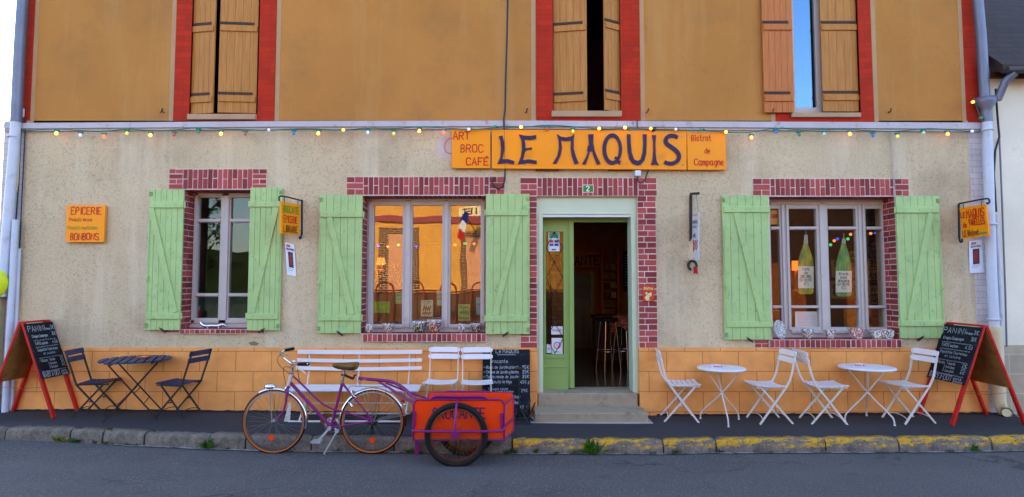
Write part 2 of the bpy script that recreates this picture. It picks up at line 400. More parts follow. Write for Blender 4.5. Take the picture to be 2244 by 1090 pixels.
def asphalt(name,c,c2,s=160,patch=.5,cracks=False):
    t=NT(name); t.set(.85,0,.15)
    base=t.mix(t.ramp(t.noise(.8,6,.6),.35,.68),cl(c,.86),cl(c,1.14))
    g=t.noise(s,2,.8); base=t.mix(t.ramp(g,.55,.72,(0,0,0),(patch,)*3),base,c2)
    vv=t.n('TexVoronoi'); vv.inputs['Scale'].default_value=s*.55; t.l(t.co(),vv.inputs['Vector'])
    base=t.mix(t.ramp(vv.outputs['Distance'],.06,.14,(.5,)*3,(0,0,0)),base,cl(c2,1.25))
    if cracks:
        dn=t.n('TexNoise'); dn.inputs['Scale'].default_value=2.5; dn.inputs['Detail'].default_value=6; t.l(t.co(),dn.inputs['Vector'])
        sc=t.n('VectorMath',operation='SCALE'); sc.inputs['Scale'].default_value=.7; t.l(dn.outputs['Color'],sc.inputs[0])
        a2=t.n('VectorMath',operation='ADD'); t.l(t.co(),a2.inputs[0]); t.l(sc.outputs[0],a2.inputs[1])
        e=t.n('TexVoronoi',feature='DISTANCE_TO_EDGE'); e.inputs['Scale'].default_value=.42; t.l(a2.outputs[0],e.inputs['Vector'])
        base=t.mix(t.mix(1,t.ramp(e.outputs['Distance'],.0025,.008,(.75,)*3,(0,0,0)),t.ramp(t.noise(.7,3),.48,.6),'MULTIPLY'),base,cl(c,.35))
        base=t.mix(t.ramp(t.noise(1.0,5,.6,t.map((.22,1.3,1),(5,3,0))),.46,.7,(0,0,0),(.55,)*3),base,cl(c,1.35))
        base=t.mix(t.ramp(t.noise(2.2,6,.7,t.map((.6,1,1),(1,9,0))),.60,.70,(0,0,0),(.5,)*3),base,cl(c,.62))
    t.col(base); t.bump(g,.6,.006); t.bump(t.noise(3,5),.15,.02); return t.m
M['road']=asphalt('road_asphalt',lin(89,86,87),lin(154,147,145),62,.7,True)
M['pavement']=asphalt('pavement_asphalt',lin(60,59,63),lin(92,88,90),90,.5)
def kerbmat(name,painted):
    t=NT(name); t.set(.85,0,.3)
    st=t.mix(t.ramp(t.noise(9,8,.65),.35,.7),lin(92,84,76),lin(140,130,120)); st=t.mix(t.ramp(t.noise(60,3),.35,.5,(.5,)*3,(0,0,0)),st,lin(60,56,54))
    if painted:
        # worn road paint: it survives in flakes with an outline of its own
        f=t.ramp(t.noise(7,10,.72,t.map((.6,1.2,2.2))),.42,.54); f2=t.ramp(t.noise(45,4,.6),.36,.46)
        sx=t.n('SeparateXYZ'); t.l(t.co(),sx.inputs[0])
        mth=t.n('MapRange'); mth.inputs['From Min'].default_value=.0; mth.inputs['From Max'].default_value=.085; t.l(sx.outputs[2],mth.inputs[0])
        band=t.n('Math',operation='MULTIPLY'); t.l(mth.outputs[0],band.inputs[0]); t.l(f2,band.inputs[1])
        b2=t.n('Math',operation='MULTIPLY'); t.l(band.outputs[0],b2.inputs[0]); t.l(f,b2.inputs[1])
        st=t.mix(t.ramp(b2.outputs[0],.36,.52),st,t.mix(t.ramp(t.noise(30,5),.4,.7),lin(190,140,30),lin(212,164,48)))
    t.col(st); t.bump(t.noise(35,6,.7),.5,.01); return t.m
M['kerb']=kerbmat('kerb_stone',False); M['kerb_yellow']=kerbmat('yellow_painted_kerb',True)
def mosaic(name,bgc,tint=None,s=75):
    t=NT(name); t.set(.25)
    v=t.n('TexVoronoi',feature='F1'); v.inputs['Scale'].default_value=s; t.l(t.co(),v.inputs['Vector'])
    e=t.n('TexVoronoi',feature='DISTANCE_TO_EDGE'); e.inputs['Scale'].default_value=s; t.l(t.co(),e.inputs['Vector'])
    sp=t.n('SeparateColor'); t.l(v.outputs['Color'],sp.inputs[0])
    rp=t.n('ValToRGB'); rp.color_ramp.interpolation='CONSTANT'; els=rp.color_ramp.elements
    cols=[lin(230,224,216),lin(190,60,40),lin(232,226,220),lin(40,50,70),lin(212,150,60),lin(228,224,220),lin(60,110,70),lin(60,100,180),lin(226,220,210),lin(30,28,30)]
    if tint: cols=[tint if i%3==0 else c for i,c in enumerate(cols)]
    els[0].color=(*cols[0],1); els[1].position=.1; els[1].color=(*cols[1],1)
    for i,c in enumerate(cols[2:],2): x=els.new(i/10); x.color=(*c,1)
    t.l(sp.outputs[0],rp.inputs[0])
    t.col(t.mix(t.ramp(e.outputs['Distance'],.03,.06),bgc,rp.outputs[0])); t.bump(t.ramp(e.outputs['Distance'],.02,.08),.4,.003); return t.m
M['mosaic']=mosaic('mosaic',lin(214,206,198)); M['mosaic_green']=mosaic('green_mosaic',lin(40,46,40),lin(70,92,40)); M['mosaic_rust']=mosaic('rust_mosaic',lin(60,46,40),lin(170,70,40))
M['mosaic_red']=mosaic('red_mosaic',lin(212,200,196),lin(176,40,56)); M['mosaic_blue']=mosaic('blue_mosaic',lin(214,206,200),lin(50,130,200),60); M['mosaic_fine']=mosaic('fine_mosaic',lin(160,160,160),lin(150,170,180),95)
def glass(name,fac=.12,tint=(1,1,1),rough=0.0,gcol=(1,1,1)):
    t=NT(name); t.t.nodes.remove(t.b)
    tr=t.n('BsdfTransparent'); tr.inputs[0].default_value=(*tint,1); gl=t.n('BsdfGlossy'); gl.inputs[0].default_value=(*gcol,1); gl.inputs['Roughness'].default_value=rough
    fr=t.n('LayerWeight'); fr.inputs[0].default_value=.5
    pw=t.n('Math',operation='POWER'); t.l(fr.outputs['Facing'],pw.inputs[0]); pw.inputs[1].default_value=5
    ad=t.n('Math',operation='ADD'); t.l(pw.outputs[0],ad.inputs[0]); ad.inputs[1].default_value=fac+.035; ad.use_clamp=True
    # old panes are not quite flat
    nb=t.n('Bump'); nb.inputs['Strength'].default_value=.35; nb.inputs['Distance'].default_value=.004; t.l(t.noise(2.2,1),nb.inputs['Height']); t.l(nb.outputs[0],gl.inputs['Normal'])
    mx=t.n('MixShader'); t.l(ad.outputs[0],mx.inputs[0]); t.l(tr.outputs[0],mx.inputs[1]); t.l(gl.outputs[0],mx.inputs[2]); t.l(mx.outputs[0],t.out.inputs[0]); return t.m
M['glass']=glass('window_glass',.085,(.9,.93,.9)); M['glass_dark']=glass('old_window_glass',.0,(.85,.9,.85)); M['glass_sky']=glass('sky_tinted_upper_glass',.2,(.5,.55,.6),0,(.42,.68,1))  # upper pane: blue of the reflected sky is put into the gloss colour
def wood(name,c,c2,sc=(12,12,1),rough=.6):
    t=NT(name); t.set(rough,0,.3)
    g=t.noise(3,6,.6,t.map(sc)); t.col(t.mix(t.ramp(g,.3,.7),c,c2)); t.bump(g,.25,.004); return t.m
M['old_shutter']=wood('weathered_brown_shutter',lin(164,108,50),lin(190,130,64)); M['old_shutter2']=wood('brown_painted_shutter',lin(174,100,50),lin(194,120,62))
M['wood_dark']=wood('dark_wood',lin(52,30,18),lin(84,48,26)); M['wood_orange']=wood('orange_wood',lin(170,86,34),lin(206,112,46))
M['slate']=blocks('slate_roof',lin(62,50,48),lin(38,32,34),.2,.12,(0,0,0),.12,.01,axis=0,bump=.6)
M['gutter']=pm('grey_gutter',lin(66,62,66),.5,.2)
# ================================================================ SETTING
def X(px,py=570,y=0.0): return at(px,py,y).x
def Z(py,y=0.0): return at(1122,py,y).z
UX,UY,UZ=V((1,0,0)),V((0,1,0)),V((0,0,1)); NF=V((0,-1,0))
KB=[(-140,932),(30,934),(170,935),(240,938.5),(330,943),(470,947.5),(548,949.5),(690,952.5),(868,955),(1010,956.5),(1122,957.5),(1290,959.5),(1448,961),(1562,958.5),(1798,957),(1955,956),(2155,953),(2400,950)]
KP=[ground(*p) for p in KB]
KX=[p.x for p in KP]; KY=[p.y for p in KP]
def ky(x): return interp(x,KX,KY)
# pavement and road as sheets that follow the street
mb=MB(); xs=[-30,-14,-9]+[-7+.25*i for i in range(57)]+[9,14,30]
rows=[]
for x in xs:
    k=ky(x); rows.append([V((x,1.5,zp(x))),V((x,0,zp(x)))]+[V((x,k*t,zp(x)+.004*math.sin(x*3+t*5))) for t in (.25,.5,.75,1)]+[V((x,k-.03,zp(x)-.01)),V((x,k-.03,zp(x)-.4))])
n=len(rows[0]); vs=[p for r in rows for p in r]
mb.add(vs,[(i*n+j,i*n+j+1,(i+1)*n+j+1,(i+1)*n+j) for i in range(len(rows)-1) for j in range(n-1)],0,True)
tag(mb.build('pavement',M['pavement']),kind='structure')
mb=MB(); rows=[]
ys=[.05,-.1,-.3,-.7,-1.2,-2,-3,-4.2,-5.6]
for x in xs:
    k=ky(x); rows.append([V((x,k+y,zr(x)-(.012*max(0,1-abs(y+.05)/.3)))) for y in ys]+[V((x,-7.4,zr(x)-.01)),V((x,-14.9,zr(x)))])
n=len(rows[0]); mb.add([p for r in rows for p in r],[(i*n+j,i*n+j+1,(i+1)*n+j+1,(i+1)*n+j) for i in range(len(rows)-1) for j in range(n-1)],0,True)
tag(mb.build('road',M['road']),kind='structure')
mb=MB().add([(-700,-900,-.32),(700,-900,-.32),(700,500,-.32),(-700,500,-.32)],[(0,1,2,3)])
tag(mb.build('ground',pm('grass_ground',lin(86,92,52),.9,var=.3,vs=.2)),kind='structure')
mb=MB(); gx=[-6.2+.06*i for i in range(206)]
gx=[x for x in gx if not .2<x<1.75]
def tar(sel):
    mb.add([p for x in sel for p in (V((x,-.016,zp(x)+.012+.012*random.random())),V((x,-.03-.02*random.random(),zp(x)+.006)),V((x,-.06-.03*random.random(),zp(x)+.0015)))],[q for i in range(len(sel)-1) for q in ((3*i,3*i+1,3*i+4,3*i+3),(3*i+1,3*i+2,3*i+5,3*i+4))])
tar([x for x in gx if x<1]); tar([x for x in gx if x>1]); tag(mb.build('tar_joint',pm('tar',lin(34,33,38),.8,var=.2,bump=.4)),kind='structure')
# pale gutter strip between kerb and road
mb=MB(); gx=[x for x in xs if -4.3<x<7]
mb.add([p for x in gx for p in (V((x,ky(x)-.11,zr(x)+.002)),V((x,ky(x)-.155-.012*math.sin(x*9)-.006*math.sin(x*31),zr(x)+.002)))],[(2*i,2*i+1,2*i+3,2*i+2) for i in range(len(gx)-1)])
tag(mb.build('gutter_strip',pm('gutter_mortar',lin(148,146,150),.85,var=.2,vs=12,bump=.3,dirt=lin(80,78,84),ds=8,dlo=.45,dhi=.6)),kind='structure')
# kerb stones
for i in range(len(KB)-1):
    a,b=KP[i],KP[i+1]; yel=a.x>-.05
    mb=MB(); N=14; g=.006+.006*random.random(); rows=[]; hh=random.uniform(-.008,.004)
    for j in range(N+1):
        t=j/N; x=a.x+g+(b.x-a.x-2*g)*t; e=min(1,min(t,1-t)*N/1.1); ro=.012*(1-e)
        y=ky(x); z=zp(x)+hh-ro*.8+random.uniform(-.003,.003); f=y-.118+ro*1.3+random.uniform(-.004,.004); zb=zr(x)-.06
        rows.append([V((x,y+.02,zb)),V((x,y+.012,z+.002)),V((x,y-.075,z)),V((x,f+.016,z-.010)),V((x,f,z-.032)),V((x,f-.006+random.uniform(-.003,.003),(z+zb)/2)),V((x,f-.004,zb))])
    n=len(rows[0]); mb.add([p for r in rows for p in r],[(p*n+q,p*n+q+1,(p+1)*n+q+1,(p+1)*n+q) for p in range(N) for q in range(n-1)],0,True)
    mb.add(rows[0],[tuple(range(n))[::-1]]); mb.add(rows[-1],[tuple(range(n))])
    ob=mb.build('kerb',M['kerb_yellow' if yel else 'kerb']); tag(ob,kind='structure')
    if yel: # object origin in the stone, so that the paint band starts at its foot
        dz=(zr((a.x+b.x)/2)+.01)-ob.location.z; ob.location.z+=dz
        for v in ob.data.vertices: v.co.z-=dz
# ================================================================ THE HOUSE
ZPL=Z(762); ZC0=Z(277); ZC1=Z(265); XL=X(8,300); XR=X(2166,300); XL2=X(52,400); XR2=X(2131,500)
ZFLOOR=Z(861)
cafe=thing('cafe_building',(0,2,0),'two storey house with ochre upper wall, grey pebble render, orange block plinth and green shutters','house')
def hole_wall(x0,x1,z0,z1,holes,y0,y1,mb=None,mi=0):
    mb=mb or MB()
    xs=sorted(set([x0,x1]+[min(max(v,x0),x1) for h in holes for v in h[:2]])); zs=sorted(set([z0,z1]+[min(max(v,z0),z1) for h in holes for v in h[2:]]))
    def solid(i,j):
        if i<0 or j<0 or i>=len(xs)-1 or j>=len(zs)-1: return False
        cx=(xs[i]+xs[i+1])/2; cz=(zs[j]+zs[j+1])/2
        return not any(h[0]<cx<h[1] and h[2]<cz<h[3] for h in holes)
    for i in range(len(xs)-1):
        for j in range(len(zs)-1):
            if not solid(i,j): continue
            a,b,c,d=xs[i],xs[i+1],zs[j],zs[j+1]
            mb.add([(a,y0,c),(b,y0,c),(b,y0,d),(a,y0,d)],[(0,1,2,3)],mi); mb.add([(a,y1,c),(b,y1,c),(b,y1,d),(a,y1,d)],[(3,2,1,0)],mi)
            if not solid(i-1,j): mb.add([(a,y0,c),(a,y1,c),(a,y1,d),(a,y0,d)],[(3,2,1,0)],mi)
            if not solid(i+1,j): mb.add([(b,y0,c),(b,y1,c),(b,y1,d),(b,y0,d)],[(0,1,2,3)],mi)
            if not solid(i,j-1): mb.add([(a,y0,c),(b,y0,c),(b,y1,c),(a,y1,c)],[(3,2,1,0)],mi)
            if not solid(i,j+1): mb.add([(a,y0,d),(b,y0,d),(b,y1,d),(a,y1,d)],[(0,1,2,3)],mi)
    return mb
def H(pl,pr,pt,pb): return (X(pl),X(pr),Z(pb),Z(pt))
W1=H(398.5,556,415,722); W2=H(792,1066,428,731); W3=H(1687,1966,430,744); DR=(X(1177),X(1398),-.1,Z(431))
YB=.42
hole_wall(XL2,XR2,ZPL,ZC1,[W1,W2,W3,DR],0,YB).build('lower_wall',M['pebble'],cafe)
hole_wall(XL2-.02,XR2+.1,-.15,ZPL,[DR],-.014,YB).build('plinth',M['plinth'],cafe)
mb=MB(); mb.box((XL,.004,-.15),(XL2,YB,ZC1)); mb.build('quoin',M['white_quoin'],cafe)
mb=MB(); mb.box((XR2,.004,ZPL-.0),(XR,YB,ZC1)); mb.box((XR2+.1,.004,-.15),(XR,YB,ZPL)); mb.build('quoin',M['white_quoin'],cafe)
# cornice band
pts=[(8,282),(600,278),(1122,276.5),(1700,280),(2174,283)]; top=[(8,270),(600,266),(1122,264.5),(1700,267),(2174,269)]
mb=MB(); mb.prism([at(px,py,-.05) for px,py in pts]+[at(px,py,-.05) for px,py in top[::-1]],(0,1,0),.09); mb.prism([at(px,py+1,-.025)-UZ*.0 for px,py in pts]+[at(px,py+6,-.025)-UZ*.0 for px,py in pts[::-1]],(0,1,0),.06)
mb.build('cornice',M['cornice'],cafe,.008)
# upper wall with its three openings
ZT=6.3
def HU(pl,pr,pb): return (X(pl,250),X(pr,250),Z(pb),5.7)
M['band']=pm('plaster_band',lin(178,142,106),.8,var=.08)
UA=HU(415,565,250); UB=HU(1212,1361,250); UC=HU(1738,1886,248)
hole_wall(X(70,200),X(2114,200),ZC1-.04,ZT,[UA,UB,UC],0,YB).build('upper_wall',M['ochre'],cafe)
mb=MB(); mb.box((X(34,200),.003,ZC1-.04),(X(70,200),YB,ZT)); mb.build('brick_quoin',M['red_quoin'],cafe)
mb=MB(); mb.box((X(2114,200),.003,ZC1-.04),(XR+.03,YB,ZT)); mb.build('brick_quoin',M['red_quoin'],cafe)
for (h,pl,pr,pb) in ((UA,381,601,266),(UB,1175,1403,266),(UC,1700,1914,268)):
    mb=MB(); hole_wall(X(pl,250),X(pr,250),Z(pb),ZT-.2,[h],-.012,.25,mb)
    mb.build('brick_surround',M['red_quoin'],cafe)
    for xx in (X(pl-6,250),X(pr+6,250)): MB().box((xx-.028,-.004,Z(pb)+.003),(xx+.028,.05,ZT-.2)).build('plaster_band',M['band'],cafe)
for xx in (X(70,200)+.02,X(2114,200)-.02): MB().box((xx-.024,-.003,ZC1-.03),(xx+.024,.05,ZT)).build('plaster_band',M['band'],cafe)
# rest of the shell
mb=MB(); mb.box((XL,YB,-.2),(XL+.3,8,ZT)); mb.box((XR-.3,YB,-.2),(XR,8,ZT)); mb.box((XL,8,-.2),(XR,8.3,ZT)); mb.build('outer_wall',M['ochre'],cafe)
mb=MB(); ov=.35; zr0=ZT-.05
mb.prism([(XL-.2,-ov,zr0),(XL-.2,4.1,9.6),(XL-.2,8.6,zr0),(XL-.2,8.6,zr0+.15),(XL-.2,4.1,9.8),(XL-.2,-ov,zr0+.15)],(1,0,0),XR-XL+.4)
mb.build('roof',pm('clay_tile',lin(130,70,50),.85,var=.2,bump=.4,bs=12),cafe)
mb=MB(); mb.box((XL+.3,YB,-.1),(XR-.3,8,ZFLOOR)); mb.build('floor',pm('interior_floor',lin(88,72,58),.16,var=.2,vs=3),cafe)
M['warm_wall']=pm('warm_wall',lin(168,108,66),.7,var=.15)
mb=MB(); mb.box((XL+.3,YB,2.85),(XR-.3,8,3.0)); mb.build('ceiling',pm('interior_ceiling',lin(120,88,62),.8),cafe)
MB().box((XL+.3,YB,5.8),(XR-.3,8,5.9)).build('ceiling',M['wood_dark'],cafe); MB().box((XL+.3,2.6,3.05),(XR-.3,2.7,5.8)).build('interior_wall',M['wood_dark'],cafe)
mb=MB(); mb.box((XL+.3,5.2,ZFLOOR),(XR-.3,5.3,2.85)); mb.build('interior_wall',M['warm_wall'],cafe)
mb=MB(); mb.box((-3.9,.5,ZFLOOR),(-3.82,5.2,2.85)); mb.box((.02,.85,ZFLOOR),(.1,5.2,1.5)); mb.build('interior_partition',pm('partition',lin(96,56,28),.7),cafe)
# ---------------------------------------------------------------- brickwork dressings (real bricks on a painted joint)
def bricks(mb,o,ux,uz,n,W,Hh,mode,bw=.0625,bh=.072,base=True,dd=.0,m0=1):
    o=V(o); j=.005
    if base: mb.pbox(o,ux,uz,n,0,W,0,Hh,-.01,.008+dd,m0)
    def br(u0,u1,v0,v1):
        r=lambda:random.uniform(-.0022,.0022)
        mb.pbox(o,ux,uz,n,max(0,u0+j+r()),min(W,u1-j+r()),max(0,v0+j+r()),min(Hh,v1-j+r()),-.005,.0115+dd+random.uniform(-.0012,.0012),0)
    if mode=='soldier':
        N=max(1,round(W/bw)); b=W/N; k0=random.randint(0,1)
        for i in range(N):
            if (i+k0)%2: br(i*b,i*b+b,0,Hh)
            else:
                s=Hh*random.choice((.5,.48,.53)); br(i*b,i*b+b,0,s); br(i*b,i*b+b,s,Hh)
    elif mode=='sill':
        N=max(1,round(W/bw)); b=W/N
        for i in range(N): br(i*b,i*b+b,0,Hh)
    else:
        N=max(1,round(Hh/bh)); b=Hh/N; k0=random.randint(0,1)
        for i in range(N):
            if (i+k0)%2: br(0,W,i*b,i*b+b) if W<.23 else (br(0,W*.34,i*b,i*b+b),br(W*.34,W,i*b,i*b+b))
            else:
                s=W*random.choice((.5,.47,.54)); br(0,s,i*b,i*b+b); br(s,W,i*b,i*b+b)
    return mb
BM=[M['brick'],M['mortar']]
def front(mb,pl,pr,pt,pb,mode,**k):
    py=(pt+pb)/2
    return bricks(mb,V((X(pl,py),0,Z(pb))),UX,UZ,NF,X(pr,py)-X(pl,py),Z(pt)-Z(pb),mode,**k)
for (l,a,b,r,t,bo) in ((371,402,554,585,371,415),(760,797,1072,1106,388,428),(1649,1687,1960,1991,392,430),(1140,1177,1398,1439,390,430)):
    mb=MB(); front(mb,l,a,t,bo,'course'); front(mb,a,b,t,bo,'soldier',dd=.001); front(mb,b,r,t,bo,'course'); mb.build('brick_lintel',BM,cafe)
mb=MB(); front(mb,1398,1439,430,763,'course'); mb.build('brick_jamb',BM,cafe)
mb=MB(); front(mb,1140,1177,430,763,'course'); mb.build('brick_jamb',BM,cafe)
YW=.23
for h in (W1,W2,W3):
    mb=MB(); bricks(mb,V((h[0],-.006,h[2])),UY,UZ,UX,YW+.02,h[3]-h[2],'course'); mb.build('brick_reveal',BM,cafe)
    mb=MB(); bricks(mb,V((h[1],YW+.014,h[2])),-UY,UZ,-UX,YW+.02,h[3]-h[2],'course'); mb.build('brick_reveal',BM,cafe)
    mb=MB(); bricks(mb,V((h[0],-.006,h[3])),UX,UY,-UZ,h[1]-h[0],YW+.02,'sill'); mb.build('brick_soffit',BM,cafe)
for (l,r,t,b,h) in ((397,541,721.5,731,W1),(796,1066,731,749,W2),(1684,1972,744,762,W3)):
    x0,x1=X(l,b),X(r,b); zt=Z(t); zb=Z(b); mb=MB()
    bricks(mb,V((x0,-.028,zb)),UX,UZ,NF,x1-x0,zt-zb,'sill'); bricks(mb,V((h[0],-.038,zt)),UX,UY,UZ,h[1]-h[0],YW+.06,'sill',dd=-.008)
    mb.box((x0,-.028,zb),(x1,.3,zt-.004),1)
    mb.build('brick_sill',BM,cafe)
mb=MB(); front(mb,1653,1684,745,762,'course',bh=.05); mb.build('brick_sill',BM,cafe)
mb=MB(); front(mb,362,397,723,730,'sill',bw=.2); front(mb,541,580,723,730,'sill',bw=.2); mb.build('brick_sill',BM,cafe)
# ---------------------------------------------------------------- ground floor windows
def window(name,L,Rr,T,B,panes,stiles,h,gm):
    """L,R,T,B and panes in photo pixels on the plane of the window; stiles = raised vertical strips"""
    xx=lambda px:X(px,570,YW); zz=lambda py:Z(py,YW)
    fr=hole_wall(xx(L),xx(Rr),zz(B),zz(T),[(xx(a),xx(b),zz(d),zz(c)) for a,b,c,d in panes],YW,YW+.06).build(name,M['frame'],cafe,.004)
    mb=MB()
    for a,b,t_,b_ in stiles: mb.box((xx(a),YW-.022,zz(b_)),(xx(b),YW+.01,zz(t_)))
    mb.build('moulding',M['frame'],fr,.004)
    for a,b,c,d in panes:
        mb=MB().box((xx(a)-.004,YW+.03,zz(d)-.004),(xx(b)+.004,YW+.034,zz(c)+.004)); mb.build('pane',gm,fr)
    return fr
r3=((433,480),(488,643),(650.5,697.5))
window('window',405,572,414,722,[(432.5,481)+r for r in r3]+[(503,551)+r for r in r3],[(484,500,424,708),(424,431.5,424,708),(432,481,481.5,486.5),(503,551,481.5,486.5),(432,481,644.5,649),(503,551,644.5,649),(415,570,424,430),(415,570,701,708),(412,572,712,724)],W1,M['glass_dark'])
window('window',797,1068,427,735,[(818.5,882,450,711),(903,969,450,711),(987,1053,450,711)],[(888,899,438,718),(974,982,438,718),(808,815,438,718),(1056,1062,438,718),(800,1066,436,442),(810,884,714,719),(901,972,714,719),(985,1060,714,719),(800,1066,726,736)],W2,M['glass'])
r3=((457.5,497),(504,670),(676,717.5))
window('window',1688,1966,430,746,[(1690,1710)+r for r in r3]+[(1731,1791.5)+r for r in r3]+[(1816,1878.5)+r for r in r3]+[(1899.5,1935.5)+r for r in r3],[(1797,1810,446,724),(1714,1719,446,724),(1724,1729,446,724),(1883,1888,446,724),(1892,1896,446,724),(1690,1960,444,449),(1730,1798,724,731),(1812,1886,724,731),(1896,1960,724,729)]+[(a,b,c,d) for a,b in ((1690,1710),(1731,1791.5),(1816,1878.5),(1899.5,1935.5)) for c,d in ((498,502.5),(671.2,675))],W3,glass('bistro_window_glass',.0,(.92,.93,.9)))
# ---------------------------------------------------------------- shutters
M['shutter_bolt']=pm('painted_bolt',lin(138,172,112),.5,var=.2,dirt=lin(110,80,60),ds=40,dlo=.5,dhi=.7)
def shutter(l,r,t,b,bt,brace,hinge,nm='shutter'):
    y0,y1=-.022,-.05
    x0,x1=X(l,570,y1),X(r,570,y1); zt,zb=Z(t,y1),Z(b,y1)
    mb=MB(); N=6
    for i in range(N):
        a=x0+(x1-x0)*i/N; c=x0+(x1-x0)*(i+1)/N; mb.box((a+.0012,y1+random.uniform(-.001,.001),zb+random.uniform(0,.003)),(c-.0012,y0,zt-random.uniform(0,.004)))
    mb.box((x0+.004,y0-.006,zb+.004),(x1-.004,y0+.004,zt-.006))
    s=mb.build(nm,M['shutter'],cafe,.004)
    for t_,b_ in bt: MB().box((x0+.02 if hinge=='r' else x0-.004,y1-.022,Z(b_,y1)),(x1+.004 if hinge=='r' else x1-.02,y1+.002,Z(t_,y1))).build('batten',M['shutter'],s,.004)
    (ax,ay),(bx,by)=brace
    MB().bar(V((X(ax,ay,y1),y1-.009,Z(ay,y1))),V((X(bx,by,y1),y1-.009,Z(by,y1))),.02,.072,0,UZ).build('brace',M['shutter'],s,.004)
    xh=x1 if hinge=='r' else x0; sg=1 if hinge=='r' else -1
    for t_,b_ in bt:
        zc=(Z(t_,y1)+Z(b_,y1))/2; MB().tube([(xh+sg*.012,-.045,zc-.04),(xh+sg*.012,-.045,zc+.04)],.011,8).box((xh-sg*.01,-.056,zc-.02),(xh+sg*.014,-.036,zc+.02)).build('hinge',M['shutter'],s,.002)
        for q in (.2,.5,.8): MB().lathe([(.008,0),(.006,-.004),(0,-.006)],(x0+(x1-x0)*q,y1-.021,zc),8,0,'y').build('bolt_head',M['shutter_bolt'],s)
    xo=x0+.02 if hinge=='r' else x1-.02
    for zc in (zt-.06,zb+.06): MB().box((xo-.018,y1-.012,zc-.025),(xo+.018,y1+.001,zc+.025)).tube([(xo-.004,y1-.014,zc-.02),(xo-.004,y1-.014,zc+.02)],.005,6).build('bolt_plate',M['shutter_bolt'],s,.002)
    zc=zb+(zt-zb)*.36; mb=MB().box((xo-.012,y1-.006,zc-.05),(xo+.012,y1,zc+.05)); mb.tube([(xo,y1-.003,zc-.035),(xo,y1-.03,zc-.02),(xo,y1-.03,zc+.02),(xo,y1-.003,zc+.035)],.007,7); mb.tube([(xo,y1-.006,zc-.5*(zt-zb)*.5),(xo,y1-.006,zc+.7*(zt-zb)*.6)],.004,6)
    mb.build('latch',M['shutter'],s)
    # wall hook under the shutter
    xk=x0+(x1-x0)*(.55 if hinge=='r' else .42)
    k=1 if hinge=='r' else -1
    mb=MB().prism([(xk-.06*k,-.06,zb+.035),(xk-.02*k,-.06,zb+.02),(xk+.03*k,-.06,zb-.02),(xk+.02*k,-.06,zb-.035),(xk-.03*k,-.06,zb-.005)],(0,1,0),.012); mb.tube([(xk,.01,zb-.015),(xk,-.055,zb-.015)],.007,6)
    mb.build('shutter_hook',M['iron_hook'],s)
    return s
shutter(322.5,398.5,415,724,((442.6,456),(686,699.5)),((332,457),(384,685)),'r')
shutter(544.5,616,411,725,((442,454),(687,699.5)),((606,455),(552,686)),'l')
shutter(697.5,792.5,427,731,((464,476.5),(690.5,703)),((722,477),(771,690)),'r')
shutter(1065,1161,425,733,((461,473),(692,705)),((1136,474),(1085,692)),'l')
shutter(1585,1687,428,745,((453,466),(704.6,717)),((1612,467),(1671,704)),'r')
shutter(1968,2064,430,742,((454,467),(702,715)),((2039,468),(1993,702)),'l')
# ---------------------------------------------------------------- first floor windows
def old_leaf(pa,ya,pb_,yb,pbot,mt,name='shutter'):
    a=V((X(pa,200,ya),ya,0)); b=V((X(pb_,200,yb),yb,0)); ux=(b-a).normalized(); n=V((ux.y,-ux.x,0)); Wd=(b-a).length; zb=Z(pbot,min(ya,yb)); zt=5.72
    o=V((a.x,a.y,zb)); mb=MB(); N=5
    for i in range(N): mb.pbox(o,ux,UZ,n,Wd*i/N+.0008,Wd*(i+1)/N-.0008,0,zt-zb,0,.026)
    mb.pbox(o,ux,UZ,n,.003,Wd-.003,.003,zt-zb-.003,.002,.018)
    s=mb.build(name,mt,cafe,.003)
    for v in (.14,1.06,1.9): MB().pbox(o,ux,UZ,n,.01,Wd-.01,v,v+.075,.026,.044).build('batten',mt,s,.003)
    for v in (.235,1.15): MB().pbox(o,ux,UZ,n,.0,Wd-.05,v,v+.032,.0265,.034).build('strap_hinge',M['iron_hook'],s)
    return s
old_leaf(416,.06,470,.0,249,M['old_shutter']); old_leaf(479.5,.02,564,.06,248,M['old_shutter'])
old_leaf(1213,.07,1287,.0,247,M['old_shutter']); old_leaf(1323,-.06,1360,.07,242,M['old_shutter'])
old_leaf(1800,.06,1885,.06,246,M['old_shutter'])
l=old_leaf(1672,-.03,1738,-.03,248,M['old_shutter2'])
for (pl,pr,t,b) in ((410,560,250,262),(1209,1363,243,256),(1736,1887,247,257)):
    mb=MB().box((X(pl,250,-.05),-.055,Z(b,-.05)),(X(pr,250,-.05),.3,Z(t,-.05))); mb.build('stone_sill',pm('stone_sill',lin(176,146,116),.8,var=.1,bump=.2),cafe,.006)
fr=hole_wall(X(1734,200,.14),X(1890,200,.14),Z(247,.14),5.72,[(X(1743,200,.14),X(1789,200,.14),Z(236,.14),5.6)],.14,.2).build('window',M['frame'],cafe,.004)
mb=MB().box((X(1741,200,.16),.165,Z(237,.16)),(X(1791,200,.16),.169,5.62)); mb.build('pane',M['glass_sky'],fr)
mb=MB().box((X(1700,200,.2),.23,Z(260)),(X(1900,200,.2),.25,5.8)); mb.build('curtain',pm('grey_curtain',lin(54,66,92),.9,var=.05),fr)
for px in (360,1154,1418,1690,1946): 
    p=at(px,247,-.0); mb=MB().tube([p,p+V((0,-.05,0)),p+V((0,-.06,.03))],.006,6); mb.tube([p+V((-.02,-.05,-.02)),p+V((0,-.055,0)),p+V((.012,-.05,.04))],.007,6); mb.build('shutter_stop',M['iron_hook'],cafe)
